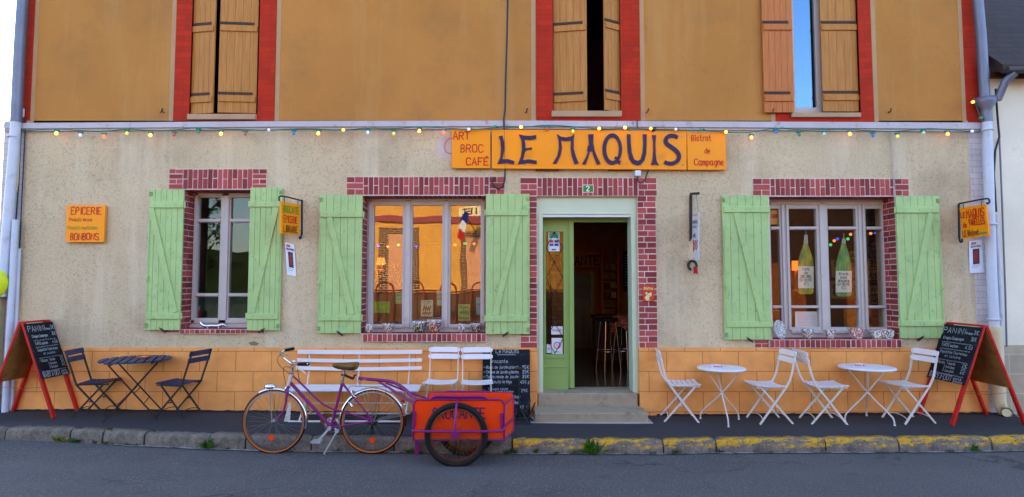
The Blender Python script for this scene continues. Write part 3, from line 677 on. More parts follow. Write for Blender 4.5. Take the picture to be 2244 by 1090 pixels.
# ---------------------------------------------------------------- the door and its steps
dx0,dx1=X(1177),X(1398)
mb=MB().box((dx0,.05,Z(468,.05)),(dx1,.3,Z(431.5,.05))); mb.box((dx0,.044,Z(470,.05)),(dx1,.06,Z(466,.05))); mb.build('roller_shutter_box',M['pale_green'],cafe,.004)
for a,b in ((1177,1190),(1385.5,1398)):
    mb=MB().box((X(a),.045,-.02+ZFLOOR),(X(b),.3,Z(468,.05))); mb.box((X(a)+.02,.038,ZFLOOR-.02),(X(b)-.02,.06,Z(470,.05))); mb.build('door_post',M['pale_green'],cafe,.004)
mb=MB().box((X(1190),.06,Z(476,.06)),(X(1385.5),.12,Z(469,.06))); mb.build('roller_slot',M['plastic_white'],cafe)
mb=MB().box((X(1188),.27,Z(487,.27)),(X(1388),.36,Z(470,.27))); mb.build('door_head',M['door_green'],cafe)
yd=.26
xx=lambda px:X(px,650,yd); zz=lambda py:Z(py,yd)
dl=hole_wall(xx(1188),xx(1257.5),ZFLOOR+.012,zz(484),[(xx(1196),xx(1235),zz(777),zz(508))],yd,yd+.045).build('door',M['door_green'],cafe,.004)
mb=MB(); hole_wall(xx(1192),xx(1240),zz(784.5),zz(502),[(xx(1196),xx(1235),zz(777),zz(508))],yd-.014,yd+.005,mb)
mb.box((xx(1247.5),yd-.02,ZFLOOR+.012),(xx(1257.5),yd+.01,zz(484))); mb.box((xx(1190),yd-.012,zz(806)),(xx(1240),yd+.005,zz(802))); mb.box((xx(1190),yd-.014,zz(854)),(xx(1244),yd+.005,zz(824)))
mb.build('moulding',M['door_green'],dl,.004)
MB().box((xx(1195),yd+.02,zz(778)),(xx(1236),yd+.024,zz(507))).build('pane',M['glass_dark'],dl)
mb=MB(); A,B,t0,b0=xx(1197),xx(1234),zz(510),zz(775); Nn=4; hh=(t0-b0)/Nn; C=(A+B)/2
for i in range(Nn):
    a=b0+i*hh
    for p,q in (((C,a),(A,a+hh/2)),((C,a),(B,a+hh/2)),((A,a+hh/2),(C,a+hh)),((B,a+hh/2),(C,a+hh))): mb.tube([(p[0],yd+.006,p[1]),(q[0],yd+.006,q[1])],.0045,6)
    mb.lathe([(.016,-.004),(.016,.004)],(C,yd+.006,a+hh*.999),8,0,'y')
mb.build('lattice',M['black_metal'],dl)
hx=X(1386,650,.3); mb=MB().prism([(hx-.0,.3,ZFLOOR+.012),(hx+.05,.3,ZFLOOR+.012),(hx+.42,1.0,ZFLOOR+.012),(hx+.37,1.02,ZFLOOR+.012)],UZ,Z(487,.27)-ZFLOOR-.012); mb.build('door',M['door_green'],cafe,.004)
s0=ground(1172,926); s1=ground(1419,926)
sz=Z(862)
mb=MB().box((X(1179,870),-.012,-.2),(X(1397,870),.5,Z(861.5))); mb.build('doorstep',M['concrete'],cafe,.012)
zs=.093+zp(.8)+.02
mb=MB().box((s0.x,s0.y,-.2),(s1.x,-.0125,zs)); mb.build('doorstep',M['concrete'],cafe,.012)
mb=MB().box((s0.x-.05,s0.y-.035,-.2),(s1.x+.05,-.02,zp(.8)+.008)); mb.build('step_footing',pm('pale_mortar',lin(168,164,160),.9,var=.15,bump=.3),cafe,.006)
# ---------------------------------------------------------------- pipes and cables on the facade
def pipe(pts,r,m,name,n=12,y=-.1,par=None):
    mb=MB(); P=[at(px,py,y) for px,py in pts]; mb.tube(P,r,n); 
    return mb.build(name,m,par or cafe)
q=pipe([(51,-20),(43,100),(35,268)],.062,M['zinc'],'downpipe')
pipe([(35,268),(28,360),(20,450),(9,600),(3,650)],.056,M['pipe_white'],'downpipe')
pipe([(34,482),(28,600),(20,740),(11,905)],.036,M['pipe_white'],'downpipe')
pipe([(42,545),(35,700),(30,760),(26,900)],.022,M['pipe_white'],'conduit',y=-.05)
pipe([(41,280),(38,340),(35,400),(32,421)],.026,M['pipe_cream'],'conduit',y=-.05)
pipe([(46,250),(46,290),(43,350),(41,400),(38,440),(35,482)],.008,M['cable'],'cable',6,-.03)
pipe([(55,255),(55,290),(51,370),(48,430),(43,545)],.007,M['cable'],'cable',6,-.03)
pipe([(48,150),(47,200),(47,270)],.008,M['cable'],'cable',6,-.03)
pipe([(2141,-20),(2150,80),(2158,215)],.058,M['zinc'],'downpipe')
mb=MB(); p=at(2161,225,-.1); mb.lathe([(.06,-.16),(.062,-.08),(.11,0),(.11,.06),(.10,.06)],p,14); mb.build('hopper',M['zinc'],cafe)
pipe([(2161,232),(2163,268)],.058,M['zinc'],'downpipe')
pipe([(2163,268),(2168,450),(2173,600),(2179,722)],.056,M['pipe_white'],'downpipe')
mb=MB(); P=[at(2180,px,-.1) for px in ()]
mb.tube([at(2181,718,-.1),at(2186,800,-.1),at(2191,880,-.1),at(2195,896,-.105),at(2201,902,-.14),at(2206,905,-.2)],[.066,.066,.066,.066,.064,.064],14,caps=False); mb.tube([at(2180,715,-.1),at(2181,728,-.1)],.074,14)
mb.tube([at(2204,904,-.17),at(2206,905,-.2)],.048,14); mb.build('downpipe',M['pipe_cream'],cafe)
for px,py in ((2164,285),(2170,492),(2177,700),(30,300)):
    p=at(px,py,-.1); MB().lathe([(.066,-.012),(.07,-.012),(.07,.012),(.066,.012)],p,14).build('pipe_clip',M['pipe_white'],cafe)
pipe([(2183,470),(2192,640),(2199,880)],.022,M['pipe_white'],'conduit',y=-.04)
pipe([(2182,195),(2184,230),(2188,280),(2190,300),(2181,330),(2178,380),(2183,465)],.012,M['cable'],'cable',8,-.05)
pipe([(2190,300),(2195,420),(2203,640),(2206,760)],.010,M['zinc'],'conduit',8,-.03)
pipe([(1113,-20),(1111,80),(1108,180),(1107,240),(1104,262),(1105,285),(1107,370),(1106,395),(1102,410),(1092,415),(1082,408),(1078,398),(1084,389)],.011,M['cable'],'cable',8,-.06)
pipe([(1397,388),(1398,397),(1404,402),(1412,397),(1420,376),(1423,370)],.008,M['cable'],'cable',6,-.04)
pipe([(1952,290),(1955,330),(1958,390),(1959,430)],.006,M['cornice'],'cable',6,-.018)
pipe([(1396,262),(1397,282)],.006,M['cable'],'cable',6,-.06)
for px,py,w_,h_ in ((42,247,.1,.115),(1397,381,.075,.075)):
    p=at(px,py,-.03); MB().box((p.x-w_/2,-.07,p.z-h_/2),(p.x+w_/2,.0,p.z+h_/2)).build('junction_box',M['plastic_white'],cafe,.01)
# old painted letter and a bare patch left on the render beside the sign
mb=MB(); mb.prism([at(px,py,-.002) for px,py in ((958,309),(972,300),(992,300),(992,348),(968,348),(962,338),(955,333))],(0,1,0),.006)
pt=mb.build('bare_patch',pm('bare_patch',lin(200,182,176),.9,var=.1,vs=8,bump=.4),cafe)
mb=MB(); mb.ribbon(smooth([at(px,py,-.002) for px,py in ((992,304),(982,305),(975,314),(974,326),(978,335),(992,338))],2),.016,NF,0,.002); mb.build('faded_letter',pm('faded_paint',lin(196,120,110),.9,var=.2),pt)
mb=MB().prism([at(px,py,-.001) for px,py in ((544,752),(556,748),(568,753),(562,758),(550,757))],(0,1,0),.004); mb.build('bare_patch',pm('bare_patch_dark',lin(140,120,100),.9,var=.2,bump=.5),cafe)
# ---------------------------------------------------------------- neighbours
nb=thing('neighbour_building',(8.6,2,0),'cream rendered neighbouring house with dark slate roof and grey block base, right edge','house')
xn=XR+.02; zb_=Z(757)
MB().box((xn,.02,zb_),(xn+5,6,Z(166,0))).build('wall',M['cream_wall'],nb)
MB().box((xn,.014,-.3),(xn+5,6,zb_)).build('plinth',M['block_grey'],nb)
zt=Z(164,-.2); mb=MB(); mb.prism([(xn+.02,-.22,zt),(xn+.02,3.2,zt+3.3),(xn+.02,6.6,zt),(xn+.02,6.6,zt+.12),(xn+.02,3.2,zt+3.45),(xn+.02,-.22,zt+.12)],(1,0,0),5); rf=mb.build('roof',M['slate'],nb)
MB().tube([(xn+.02,-.28,zt+.03),(xn+5,-.28,zt+.03)],.04,12).build('gutter',M['gutter'],nb)
mb=MB().tube([(xn+.12,-.28,zt),(xn+.06,-.2,zt-.08),(X(2166,225),-.14,Z(222,-.1))],.045,10); mb.build('downpipe',M['zinc'],nb)
mb=MB().box((xn+.0,-.03,Z(172)),(xn+5,.018,Z(160))); mb.build('eaves_board',M['wood_dark'],nb)
# gravel at the foot of the neighbour
mb=MB()
for i in range(160):
    x=random.uniform(XR+.03,XR+.75); y=random.uniform(-.28,-.02); r=random.uniform(.006,.016)
    mb.sphere((x,y,zp(x)+r*.4),r,6,4,(1,1,.7))
tag(mb.build('gravel',pm('gravel',lin(190,180,170),.8,var=.3,vs=60)),'pale gravel at the foot of the cream house','gravel',kind='stuff')
lw=thing('garden_wall',(-7.2,.3,-.1),'low brown brick wall with beige post at the left edge beyond the house','wall')
MB().box((-11,.05,-.3),(XL-.01,.35,Z(598))).build('wall',blocks('brown_brick',lin(112,76,64),lin(150,130,118),.22,.075,(0,0,0),.15,.012,bump=.6),lw)
mb=MB().box((X(-30,700,-.06),-.08,-.1),(X(2,700,-.06),-.0,Z(640,-.06))); mb.build('post',pm('beige_post',lin(176,168,132),.7,var=.1),lw,.01)
mk=thing('marker',(X(-22,620,-.16),-.16,Z(640,-.16)),'yellow green rounded plastic marker at the left edge beside the white downpipe','marker')
mb=MB().lathe([(.0,-.05),(.12,-.045),(.19,-.015),(.205,.02),(.19,.05),(0,.055)],at(-22,621,-.16),24,0,'y'); mb.build('disc',pm('fluorescent_plastic',lin(206,224,40),.4,var=.06),mk)
mb=MB().tube([at(-22,640,-.12),at(-22,690,-.09)],.03,10); mb.build('bracket',M['iron_hook'],mk)
# ================================================================ SIGNS
def board_sign(name,l,r,t,b,y0,y1,label,cat='sign',mt=None):
    o=thing(name,(at((l+r)/2,b,y1).x,y1,at(0,b,y1).z),label,cat)
    a=at(l,b,y0); c=at(r,t,y0)
    MB().box((a.x,y0,a.z),(c.x,y1,c.z)).build('board',[mt or M['sign_orange']],o,.004)
    return o,a,c
def text_px(mb,s,px,py,h,lw,y,width=None,mi=0,jit=.25,ux=UX,uz=UZ,d=.003):
    """px,py = left end of the baseline; h = capital height in photo pixels; width in photo pixels"""
    k=(at(px+1,py,y)-at(px,py,y)).length
    write(mb,s,at(px,py,y),ux,uz,NF,h*k,lw*k,mi,d,width*k if width else None,jit)
ys=-.065
sg,a,c=board_sign('sign_panel',990,1074.5,284,369,ys,-.03,'square orange panel with red hand lettering, left of the wide name sign')
mb=MB(); text_px(mb,'ART',993.5,306,16.5,2.4,ys,35); text_px(mb,'BROC',1010,334,17,2.2,ys,49); text_px(mb,'CAFÉ',1022,362,16,2.6,ys,48); mb.build('lettering',M['ink_red'],sg)
MB().box((at(1003,369,-.03).x,-.035,at(0,300,-.03).z-.3),(at(1060,369,-.03).x,.0,at(0,300,-.03).z)).build('batten',M['sign_edge'],sg)
sg,a,c=board_sign('sign_panel',1507,1590,290,372.5,ys,-.03,'square orange panel with red hand lettering, right of the wide name sign')
mb=MB(); text_px(mb,'Bistrot',1515.5,309,12.5,1.8,ys,43); text_px(mb,'de',1544.5,336,11,1.7,ys,11); text_px(mb,'Campagne',1522,362,13.5,2,ys,63); mb.build('lettering',M['ink_red'],sg)
MB().box((at(1520,369,-.03).x,-.035,at(0,300,-.03).z-.3),(at(1580,369,-.03).x,.0,at(0,300,-.03).z)).build('batten',M['sign_edge'],sg)
sg=thing('name_sign',(at(1291,371,-.07).x,-.03,at(0,371,-.07).z),'wide orange sign with large raised dark violet letters over the door','sign')
yb=-.07
mb=MB().prism([at(1078,284.5,yb),at(1504.5,287,yb),at(1504.5,372,yb),at(1078,369.5,yb)],(0,1,0),.04); mb.build('board',M['sign_orange'],sg,.004)
for l,r in ((1174,1225),(1333,1386)): MB().box((at(l,378,-.03).x,-.04,at(0,374.5,-.03).z),(at(r,378,-.03).x,.0,at(0,368,-.03).z)).build('batten',M['sign_edge'],sg)
def big(pts,off): return [at(off+x/6.6,270+y/6.6,yb-.0005) for x,y in pts]
LET={'L':(980,[(745,195),(797,185),(825,280),(828,390),(797,527),(880,525),(975,555),(962,600),(860,580),(725,595),(770,500),(778,380),(770,260)]),
'E':(980,[(1038,165),(1110,185),(1200,190),(1288,178),(1285,232),(1200,247),(1118,237),(1128,300),(1132,368),(1228,355),(1222,388),(1165,385),(1128,410),(1095,540),(1180,527),(1295,548),(1290,597),(1180,580),(1020,600),(1062,500),(1082,380),(1078,270)]),
'M':(980,[(1588,160),(1640,200),(1720,212),(1790,198),(1838,165),(1826,250),(1830,380),(1860,490),(1900,585),(1845,600),(1800,480),(1785,370),(1790,250),(1720,265),(1648,250),(1658,370),(1640,470),(1580,590),(1525,590),(1590,480),(1615,370),(1610,250)]),
'A':(1280,[(58,165),(97,180),(135,165),(125,260),(150,400),(190,500),(238,590),(185,605),(140,490),(115,405),(85,405),(60,500),(22,602),(-32,598),(30,490),(65,390),(78,280)]),
'U':(1280,[(618,165),(668,165),(672,300),(685,430),(720,530),(770,550),(815,530),(845,430),(855,300),(848,165),(903,165),(900,330),(895,450),(865,550),(815,605),(765,615),(700,590),(650,520),(628,400),(622,280)]),
'I':(1280,[(982,175),(1010,182),(1038,175),(1028,280),(1030,420),(1042,540),(1075,612),(1020,600),(965,612),(990,530),(998,400),(998,280)])}
for k,(off,pts) in LET.items(): MB().prism(big(pts,off),NF,.016).build('letter',M['letter_blue'],sg,.003)
MB().prism([p+NF*.001 for p in big([(56,330),(140,330),(152,408),(43,408)],1280)],NF,.0165).prism([p+NF*.0005 for p in big([(60,165),(134,165),(130,300),(70,300)],1280)],NF,.0162).build('letter_bar',M['letter_blue'],sg)
mb=MB().prism(big([(1005+33*math.cos(R(a)),95+33*math.sin(R(a))) for a in range(0,360,20)],1280),NF,.016); mb.build('letter_dot',M['letter_blue'],sg,.003)
def ring_letter(outer,inner,off):
    mb=MB(); O=big(outer,off); I=big(inner,off); O2=[p+NF*.016 for p in O]; I2=[p+NF*.016 for p in I]; N=len(O)
    vs=O+I+O2+I2; fs=[]
    for i in range(N):
        j=(i+1)%N
        fs+=[(2*N+i,2*N+j,3*N+j,3*N+i),(i,2*N+i,2*N+j,j)[::-1],(N+i,N+j,3*N+j,3*N+i)[::-1]]
    return mb.add(vs,fs)
an=[R(a) for a in range(0,360,12)]
mb=ring_letter([(405+142*math.cos(a),380+228*math.sin(a)) for a in an],[(410+93*math.cos(a),380+172*math.sin(a)) for a in an],1280)
mb.prism([p+NF*.001 for p in big([(432,512),(455,480),(480,500),(497,545),(540,550),(515,572),(518,605),(480,570),(465,530)],1280)],NF,.018); mb.build('letter',M['letter_blue'],sg)
# S as a thick stroke with tapered ends
cs=smooth([(1352,212),(1290,180),(1215,190),(1160,240),(1180,300),(1250,345),(1335,400),(1378,470),(1360,545),(1290,590),(1220,592),(1158,565)],2)if False else None
S=[(1352,212),(1290,182),(1215,190),(1168,245),(1190,305),(1255,345),(1335,405),(1376,470),(1358,545),(1290,588),(1220,590),(1158,565)]
for _ in range(2):
    q=[S[0]]
    for p0,p1 in zip(S,S[1:]): q+=[(p0[0]*.75+p1[0]*.25,p0[1]*.75+p1[1]*.25),(p0[0]*.25+p1[0]*.75,p0[1]*.25+p1[1]*.75)]
    S=q+[S[-1]]
outer=[];inner=[]
for i,p in enumerate(S):
    a_=S[max(i-1,0)]; b_=S[min(i+1,len(S)-1)]; tx,ty=b_[0]-a_[0],b_[1]-a_[1]; l=math.hypot(tx,ty); wd=25+4*math.sin(math.pi*i/len(S))
    outer.append((p[0]-ty/l*wd,p[1]+tx/l*wd)); inner.append((p[0]+ty/l*wd,p[1]-tx/l*wd))
MB().prism(big(outer+inner[::-1],1280),NF,.016).build('letter',M['letter_blue'],sg)
mb=MB()
for px,py in ((1495.5,299),(1496.5,361.5),(1150.5,360.5)): p=at(px,py,yb); mb.lathe([(.012,0),(.011,-.004),(.005,-.006),(0,-.006)],p,12,0,'y')
mb.build('screw',M['steel'],sg)
# square sign on the left wall
o=thing('wall_sign',(at(187,531,-.05).x,-.03,at(0,531,-.05).z),'square orange sign listing groceries and sweets on the left of the wall','sign')
y=-.055
MB().prism([at(146,450,y),at(230.5,450,y),at(227,531,y),at(143.5,531,y)],(0,1,0),.035).build('board',M['sign_orange'],o,.003)
mb=MB(); text_px(mb,'ÉPICERIE',156,470,15,1.9,y,66,0); text_px(mb,'BONBONS',155,526,14.5,2,y,61,0); mb.build('lettering',M['ink_red'],o)
mb=MB(); text_px(mb,'Produits locaux',152,485,7.5,.75,y,50); mb.build('lettering',M['ink_brown'],o)
mb=MB(); text_px(mb,'Produits equitables',148,503,7.5,.75,y,66); mb.build('lettering',M['ink_green'],o)
# projecting signs on iron brackets
def hanging(px_wall,pts,top,bracket,lines,label,par_y):
    (lx,ly),(rx,ry),(rx2,ry2),(lx2,ly2)=pts
    o=thing('hanging_sign',(at((lx+rx)/2,ly2,-.3).x,-.02,at(lx,ly2,-.3).z),label,'sign')
    yl,yr=par_y
    A,B,C_,D=at(lx,ly,yl),at(rx,ry,yr),at(rx2,ry2,yr),at(lx2,ly2,yl)
    ux=(B-A).normalized(); n=ux.cross(UZ).normalized()
    if n.y>0: n=-n
    MB().prism([A,B,C_,D],-n,.022).build('board',[M['sign_orange']],o,.004)
    return o,A,B,C_,D,ux,n
o,A,B,C_,D,ux,n=hanging(0,[(616.5,442),(659,449),(656,516),(616,512)],0,0,0,'orange board hanging from an iron bracket beside the leftmost window, lettered green, red and brown',(-.46,-.06))
up=(A-D).normalized(); Wd=(B-A).length; Hh=(A-D).length
def hline(mb,s,fu,fv,fh,fw,lw=.008): write(mb,s,D+ux*Wd*fu+up*Hh*fv,ux,up,n,Hh*fh,lw,0,.003,Wd*fw,.25)
mb=MB(); hline(mb,'BROCANTE',.1,.67,.22,.8,.012); mb.build('lettering',M['ink_green'],o)
mb=MB(); hline(mb,'ÉPICERIE',.12,.37,.2,.68,.011); mb.build('lettering',M['ink_red'],o)
mb=MB(); hline(mb,'LIBRAIRIE',.12,.06,.2,.7,.010); mb.build('lettering',M['ink_brown'],o)
mb=MB(); mb.tube(smooth([at(612.5,441,-.5),at(611,434,-.5),at(613,430.5,-.5),at(620,429.8,-.46),at(655,438.5,-.1),at(661,440,-.05)],1),.010,8)
mb.tube([at(661.5,438,-.03),at(661.5,515,-.03)],.013,8); mb.tube(smooth([at(661,505,-.03),at(660.5,517,-.03),at(658,525,-.05),at(655.5,519,-.07)],2),.011,8)
for t in (.15,.85):
    p=A+(B-A)*t; mb.tube([p-UZ*.015,p+UZ*.07],.004,6)
mb.build('bracket',M['black_metal'],o)
o,A,B,C_,D,ux,n=hanging(0,[(2103,456.5),(2159.5,447.5),(2166.5,516),(2109,524)],0,0,0,'orange board hanging from a scrolled iron bracket by the right downpipe, red and dark lettering',(-.06,-.44))
up=(A-D).normalized(); Wd=(B-A).length; Hh=(A-D).length
mb=MB(); hline(mb,'LE',.03,.68,.15,.16,.013); hline(mb,'MAQUIS',.26,.64,.26,.66,.014); hline(mb,'de',.09,.36,.15,.13,.011); hline(mb,'VARELLES',.32,.40,.2,.6,.012); mb.build('lettering',M['ink_red'],o)
mb=MB(); hline(mb,'LE Bistrot',.04,.08,.17,.62,.010); mb.build('lettering',M['ink_brown'],o)
mb=MB(); hline(mb,'nnn',.68,.1,.06,.26,.010); mb.build('lettering',M['ink_teal'],o)
mb=MB(); mb.tube([at(2101,448,-.03),at(2102,522,-.03)],.013,8); mb.tube(smooth([at(2102,520,-.03),at(2104,532,-.03),at(2109,530,-.05),at(2108,524,-.06)],2),.010,8)
mb.tube(smooth([at(2101,447,-.03),at(2115,444,-.1),at(2160,435.5,-.44),at(2167,436,-.5),at(2169,443,-.5),at(2165,448,-.5),at(2162,444,-.5)],2),.010,8)
for t in (.15,.85):
    p=A+(B-A)*t; mb.tube([p-UZ*.015,p+UZ*.06],.004,6)
mb.build('bracket',M['black_metal'],o)
# paper posters
def poster(pts,label):
    P=[at(x,y,-.012) for x,y in pts]
    o=thing('poster',(P[2].x-.05,-.012,min(P[2].z,P[3].z)),label,'poster')
    MB().prism(P,(0,1,0),.0015).build('sheet',M['paper'],o)
    ux=(P[1]-P[0]).normalized(); up=(P[0]-P[3]).normalized(); Wd=(P[1]-P[0]).length; Hh=(P[0]-P[3]).length; D=P[3]
    q=lambda u,v: D+ux*Wd*u+up*Hh*v+NF*.002
    MB().add([q(.27,.26),q(.8,.26),q(.8,.74),q(.27,.74)],[(0,1,2,3)]).build('picture',pm('poster_dark',lin(52,66,92),.7,var=.2,vs=20),o)
    MB().add([p+NF*.001 for p in (q(.42,.32),q(.62,.31),q(.68,.5),q(.66,.66),q(.5,.70),q(.38,.62),q(.36,.44))],[tuple(range(7))]).build('picture_figure',pm('poster_rust',lin(150,52,36),.7,var=.3,vs=30),o)
    mb=MB(); write(mb,'JEUX -',q(.14,.89),ux,up,NF,Hh*.06,.005,0,.001,Wd*.5); write(mb,'DES MYTHES',q(.14,.79),ux,up,NF,Hh*.055,.0045,0,.001,Wd*.76); mb.build('lettering',pm('plum_ink',lin(120,50,90),.7),o)
    mb=MB(); squiggle(mb,q(.2,.22),ux,up,NF,Wd*.6,.004,.003); squiggle(mb,q(.18,.16),ux,up,NF,Wd*.45,.003,.003); mb.build('small_print',M['ink_dark'],o)
poster([(624.5,531.5),(644.5,536),(649,606),(629,603)],'small white poster on the wall below the hanging sign beside the leftmost window')
poster([(2123.5,529),(2151,526),(2156.5,597.5),(2125,599)],'small white poster on the wall below the hanging sign by the right downpipe')
# house number
o=thing('house_number',(at(1288,422,-.02).x,-.015,at(0,422,-.02).z),'green enamel house number plate on the brick lintel over the door','number plate')
y=-.022; a=at(1276.5,422.5,y); c=at(1301,405,y)
MB().box((a.x,y,a.z),(c.x,-.012,c.z)).build('plate',pm('white_enamel',lin(226,232,220),.3),o,.003)
MB().box((a.x+.008,y-.002,a.z+.008),(c.x-.008,y,c.z-.008)).build('field',pm('green_enamel',lin(58,122,44),.3),o,.003)
mb=MB(); text_px(mb,'2',1284.5,419,10.5,2,y-.003,6.5,jit=0); mb.build('lettering',pm('white_numeral',lin(235,238,230),.4),o)
# tin sign on the right jamb
o=thing('tin_sign',(at(1421,661,-.03).x,-.02,at(0,661,-.03).z),'small orange red tin sign on the brick jamb right of the door','sign')
y=-.024; a=at(1409,661,y); c=at(1433.5,625,y)
MB().box((a.x,y,a.z),(c.x,-.012,c.z)).build('plate',pm('tin_red',lin(196,66,30),.4,var=.2,vs=40),o,.002)
mb=MB(); text_px(mb,'Bistro',1411,635,5.5,1.1,y,19); mb.build('lettering',pm('cream_print',lin(236,214,150),.5),o)
mb=MB(); 
for q in ([(1413,652),(1420,644),(1427,641),(1429,647),(1422,653),(1424,659),(1416,659)],[(1414,642),(1418,640),(1419,644),(1415,646)]): mb.prism([at(px,py,y-.001) for px,py in q],NF,.001)
mb.build('print',pm('cream_print2',lin(230,200,160),.5,var=.4,vs=60),o)
# narrow enamel sign seen nearly edge-on, with its iron bracket
o=thing('narrow_sign',(at(1520,570,-.1).x,-.02,at(0,570,-.1).z),'narrow white enamel sign on a black iron arm between door and right window','sign')
mb=MB(); mb.prism([at(1512,428,-.03),at(1517,428,-.03),at(1517,522,-.03),at(1512,529,-.03)],(0,1,0),.028); mb.bar(at(1514,425.5,-.03),at(1531,424,-.36),.03,.03); mb.build('bracket',M['black_metal'],o,.003)
mb=MB()
for i in range(9): p=at(1526.5+i*.45,428+i*4.2,-.30); mb.sphere(p,.0085,6,5,(1,.5,1.3))
mb.build('chain',M['steel'],o)
P=[at(1517.5,467,-.07),at(1531,465,-.36),at(1530.5,570,-.36),at(1518,570,-.07)]
ux=(P[1]-P[0]).normalized(); n=ux.cross(UZ); n=n if n.x<0 else -n
MB().prism(P,-n,.008).build('plate',pm('white_enamel2',lin(206,206,220),.35,var=.04),o)
up=UZ; D=P[3]; Wd=(P[1]-P[0]).length; Hh=(P[0]-P[3]).length
q=lambda u,v: D+ux*Wd*u+up*Hh*v+n*.002
mb=MB(); write(mb,'Ricard',q(.1,.78),ux,up,n,.07,.008,0,.001,Wd*.8) if False else squiggle(mb,q(.12,.8),ux,up,n,Wd*.7,.03,.010); squiggle(mb,q(.15,.70),ux,up,n,Wd*.6,.014,.007); squiggle(mb,q(.2,.52),ux,up,n,Wd*.3,.03,.012); mb.build('print',M['ink_dark'],o)
mb=MB()
for i in range(4):
    for j in range(4):
        if (i+j)%2==0: mb.add([q(.3+i*.14,.22+j*.05),q(.44+i*.14,.22+j*.05),q(.44+i*.14,.27+j*.05),q(.3+i*.14,.27+j*.05)],[(0,1,2,3)])
mb.add([q(.06,.94),q(.94,.94),q(.94,.95),q(.06,.95)],[(0,1,2,3)]); mb.add([q(.06,.03),q(.94,.03),q(.94,.04),q(.06,.04)],[(0,1,2,3)]); mb.prism([q(.1,.18),q(.24,.18),q(.26,.42),q(.12,.42)],n,.001); mb.build('check_pattern',M['ink_red'],o)
o=thing('horn',(at(1518,600,-.05).x,-.03,at(0,603,-.05).z),'black curved horn with a red pennant hanging on the wall below the narrow enamel sign','ornament')
mb=MB(); mb.tube(smooth([at(1527,585,-.06),at(1525,576,-.05),at(1518,571,-.04),at(1510,575,-.04),at(1508,583,-.04),at(1511,590,-.05),at(1515,591,-.06)],2),[.006,.010,.016]+[.022]*14+[.02]*10 if False else .017,10); mb.build('horn_body',M['black_metal'],o)
mb=MB().prism([at(1520,584,-.062),at(1528.5,585,-.062),at(1529.5,602,-.062),at(1525,599,-.062),at(1520,601,-.062)],(0,1,0),.005); mb.build('pennant',pm('red_felt',lin(170,24,34),.8,var=.1),o)
mb=MB().tube([at(1500.5,573,-.03),at(1508,575.5,-.05),at(1524,571,-.05)],.004,6); mb.build('cord',M['purple'],o)
# ---------------------------------------------------------------- festoon of coloured bulbs
LT={'Y':((1,.36,.04),1.7),'O':((1,.20,.025),1.6),'y':((.95,.66,.08),.16),'r':((.65,.08,.06),.05),'R':((1,.08,.03),.9),'l':((.80,.66,.95),.12),'b':((.07,.16,.6),.08),'g':((.06,.28,.14),.03),'w':((.6,.72,.6),.03)}
NMC={'Y':'warm_yellow','O':'orange','y':'yellow','r':'red','R':'lit_red','l':'lilac','b':'blue','g':'green','w':'pale'}
for k,(c_,e) in LT.items():
    M['bulb_'+k]=pm(NMC[k]+'_bulb_glass',c_,.2,var=0,emit=c_,es=e)
BU=[(123.4,293,'Y'),(175.8,297,'l'),(227.7,299.6,'R'),(278,293,'y'),(329.4,297,'Y'),(381.4,296.5,'r'),(434.3,289.4,'g'),(484,294,'Y'),(537.6,294.5,'r'),(589,285,'l'),(644,293,'b'),(697.4,293,'Y'),
(752.3,285,'O'),(806,291,'l'),(862.8,293.6,'y'),(918.8,288,'Y'),(972,291,'R'),(1027,283.5,'l'),(1083.5,278.5,'g'),(1141.7,278.5,'Y'),(1199,284,'r'),(1255.5,288.5,'y'),(1312.8,282,'Y'),(1369.7,280,'Y'),(1426,282,'O'),(1481,283.5,'l'),(1537.6,284.5,'g'),(1590.8,289.5,'Y'),
(1647,302,'O'),(1700.6,290,'b'),(1751.6,296,'g'),(1806,294.5,'w'),(1862.5,294.5,'O'),(1913.6,298,'b'),(1967,299.5,'y'),(2024,292,'w'),(2077,294.5,'O'),(2130.5,288,'l'),(2132,224,'O'),(2150,259,'g')]
fs=thing('festoon_lights',(0,-.09,at(0,300,-.09).z),'green cable of coloured festoon bulbs strung under the cornice across the whole front','string lights')
yl=-.115
side={1027:1,1083.5:1,1141.7:1,1369.7:1,1426:1,1481:1,1537.6:1,1590.8:1,752.3:1,589:1,2130.5:1,1312.8:1}
cab=[at(50,287,-.06)]
for px,py,k in BU[:38]:
    if px in side: cab.append(at(px-4 if px<1000 else px+5,py+1.5,yl+.02))
    else: cab.append(at(px,py-10.5,yl+.02))
cab+= [at(2144,288,-.1),at(2158,282,-.08),at(2150,262,-.05),at(2142,240,-.05),at(2134,216,-.05)]
mb=MB().tube(smooth(cab,1),.0065,6); mb.build('wire',M['teal'],fs)
for px,py,k in BU:
    if px in side or py in (224,259): b=at(px,py,yl-.03); s_=V((-.6 if px<1000 else .6,.9,.25)).normalized()
    else: b=at(px,py,yl); s_=V((0,.25,1)).normalized()
    r=.019
    bo=MB(); bo.sphere(b,r,12,8); bo.tube([b+s_*r*.7,b+s_*(r*1.25)],[r*.75,.014],10); ob=bo.build('bulb',M['bulb_'+k],fs)
    sk=MB(); sk.tube([b+s_*r*1.15,b+s_*(r*1.5),b+s_*(r*2.2)],[.017,.019,.016],10); sk.bar(b+s_*r*2.1-UX*.03,b+s_*r*2.1+UX*.03,.018,.016); sk.build('socket',M['teal'],ob)
# ================================================================ FURNITURE ON THE PAVEMENT
def place(o,x,y,rz,z=None):
    o.location=(x,y,zp(x) if z is None else z); o.rotation_euler=(0,0,rz); return o
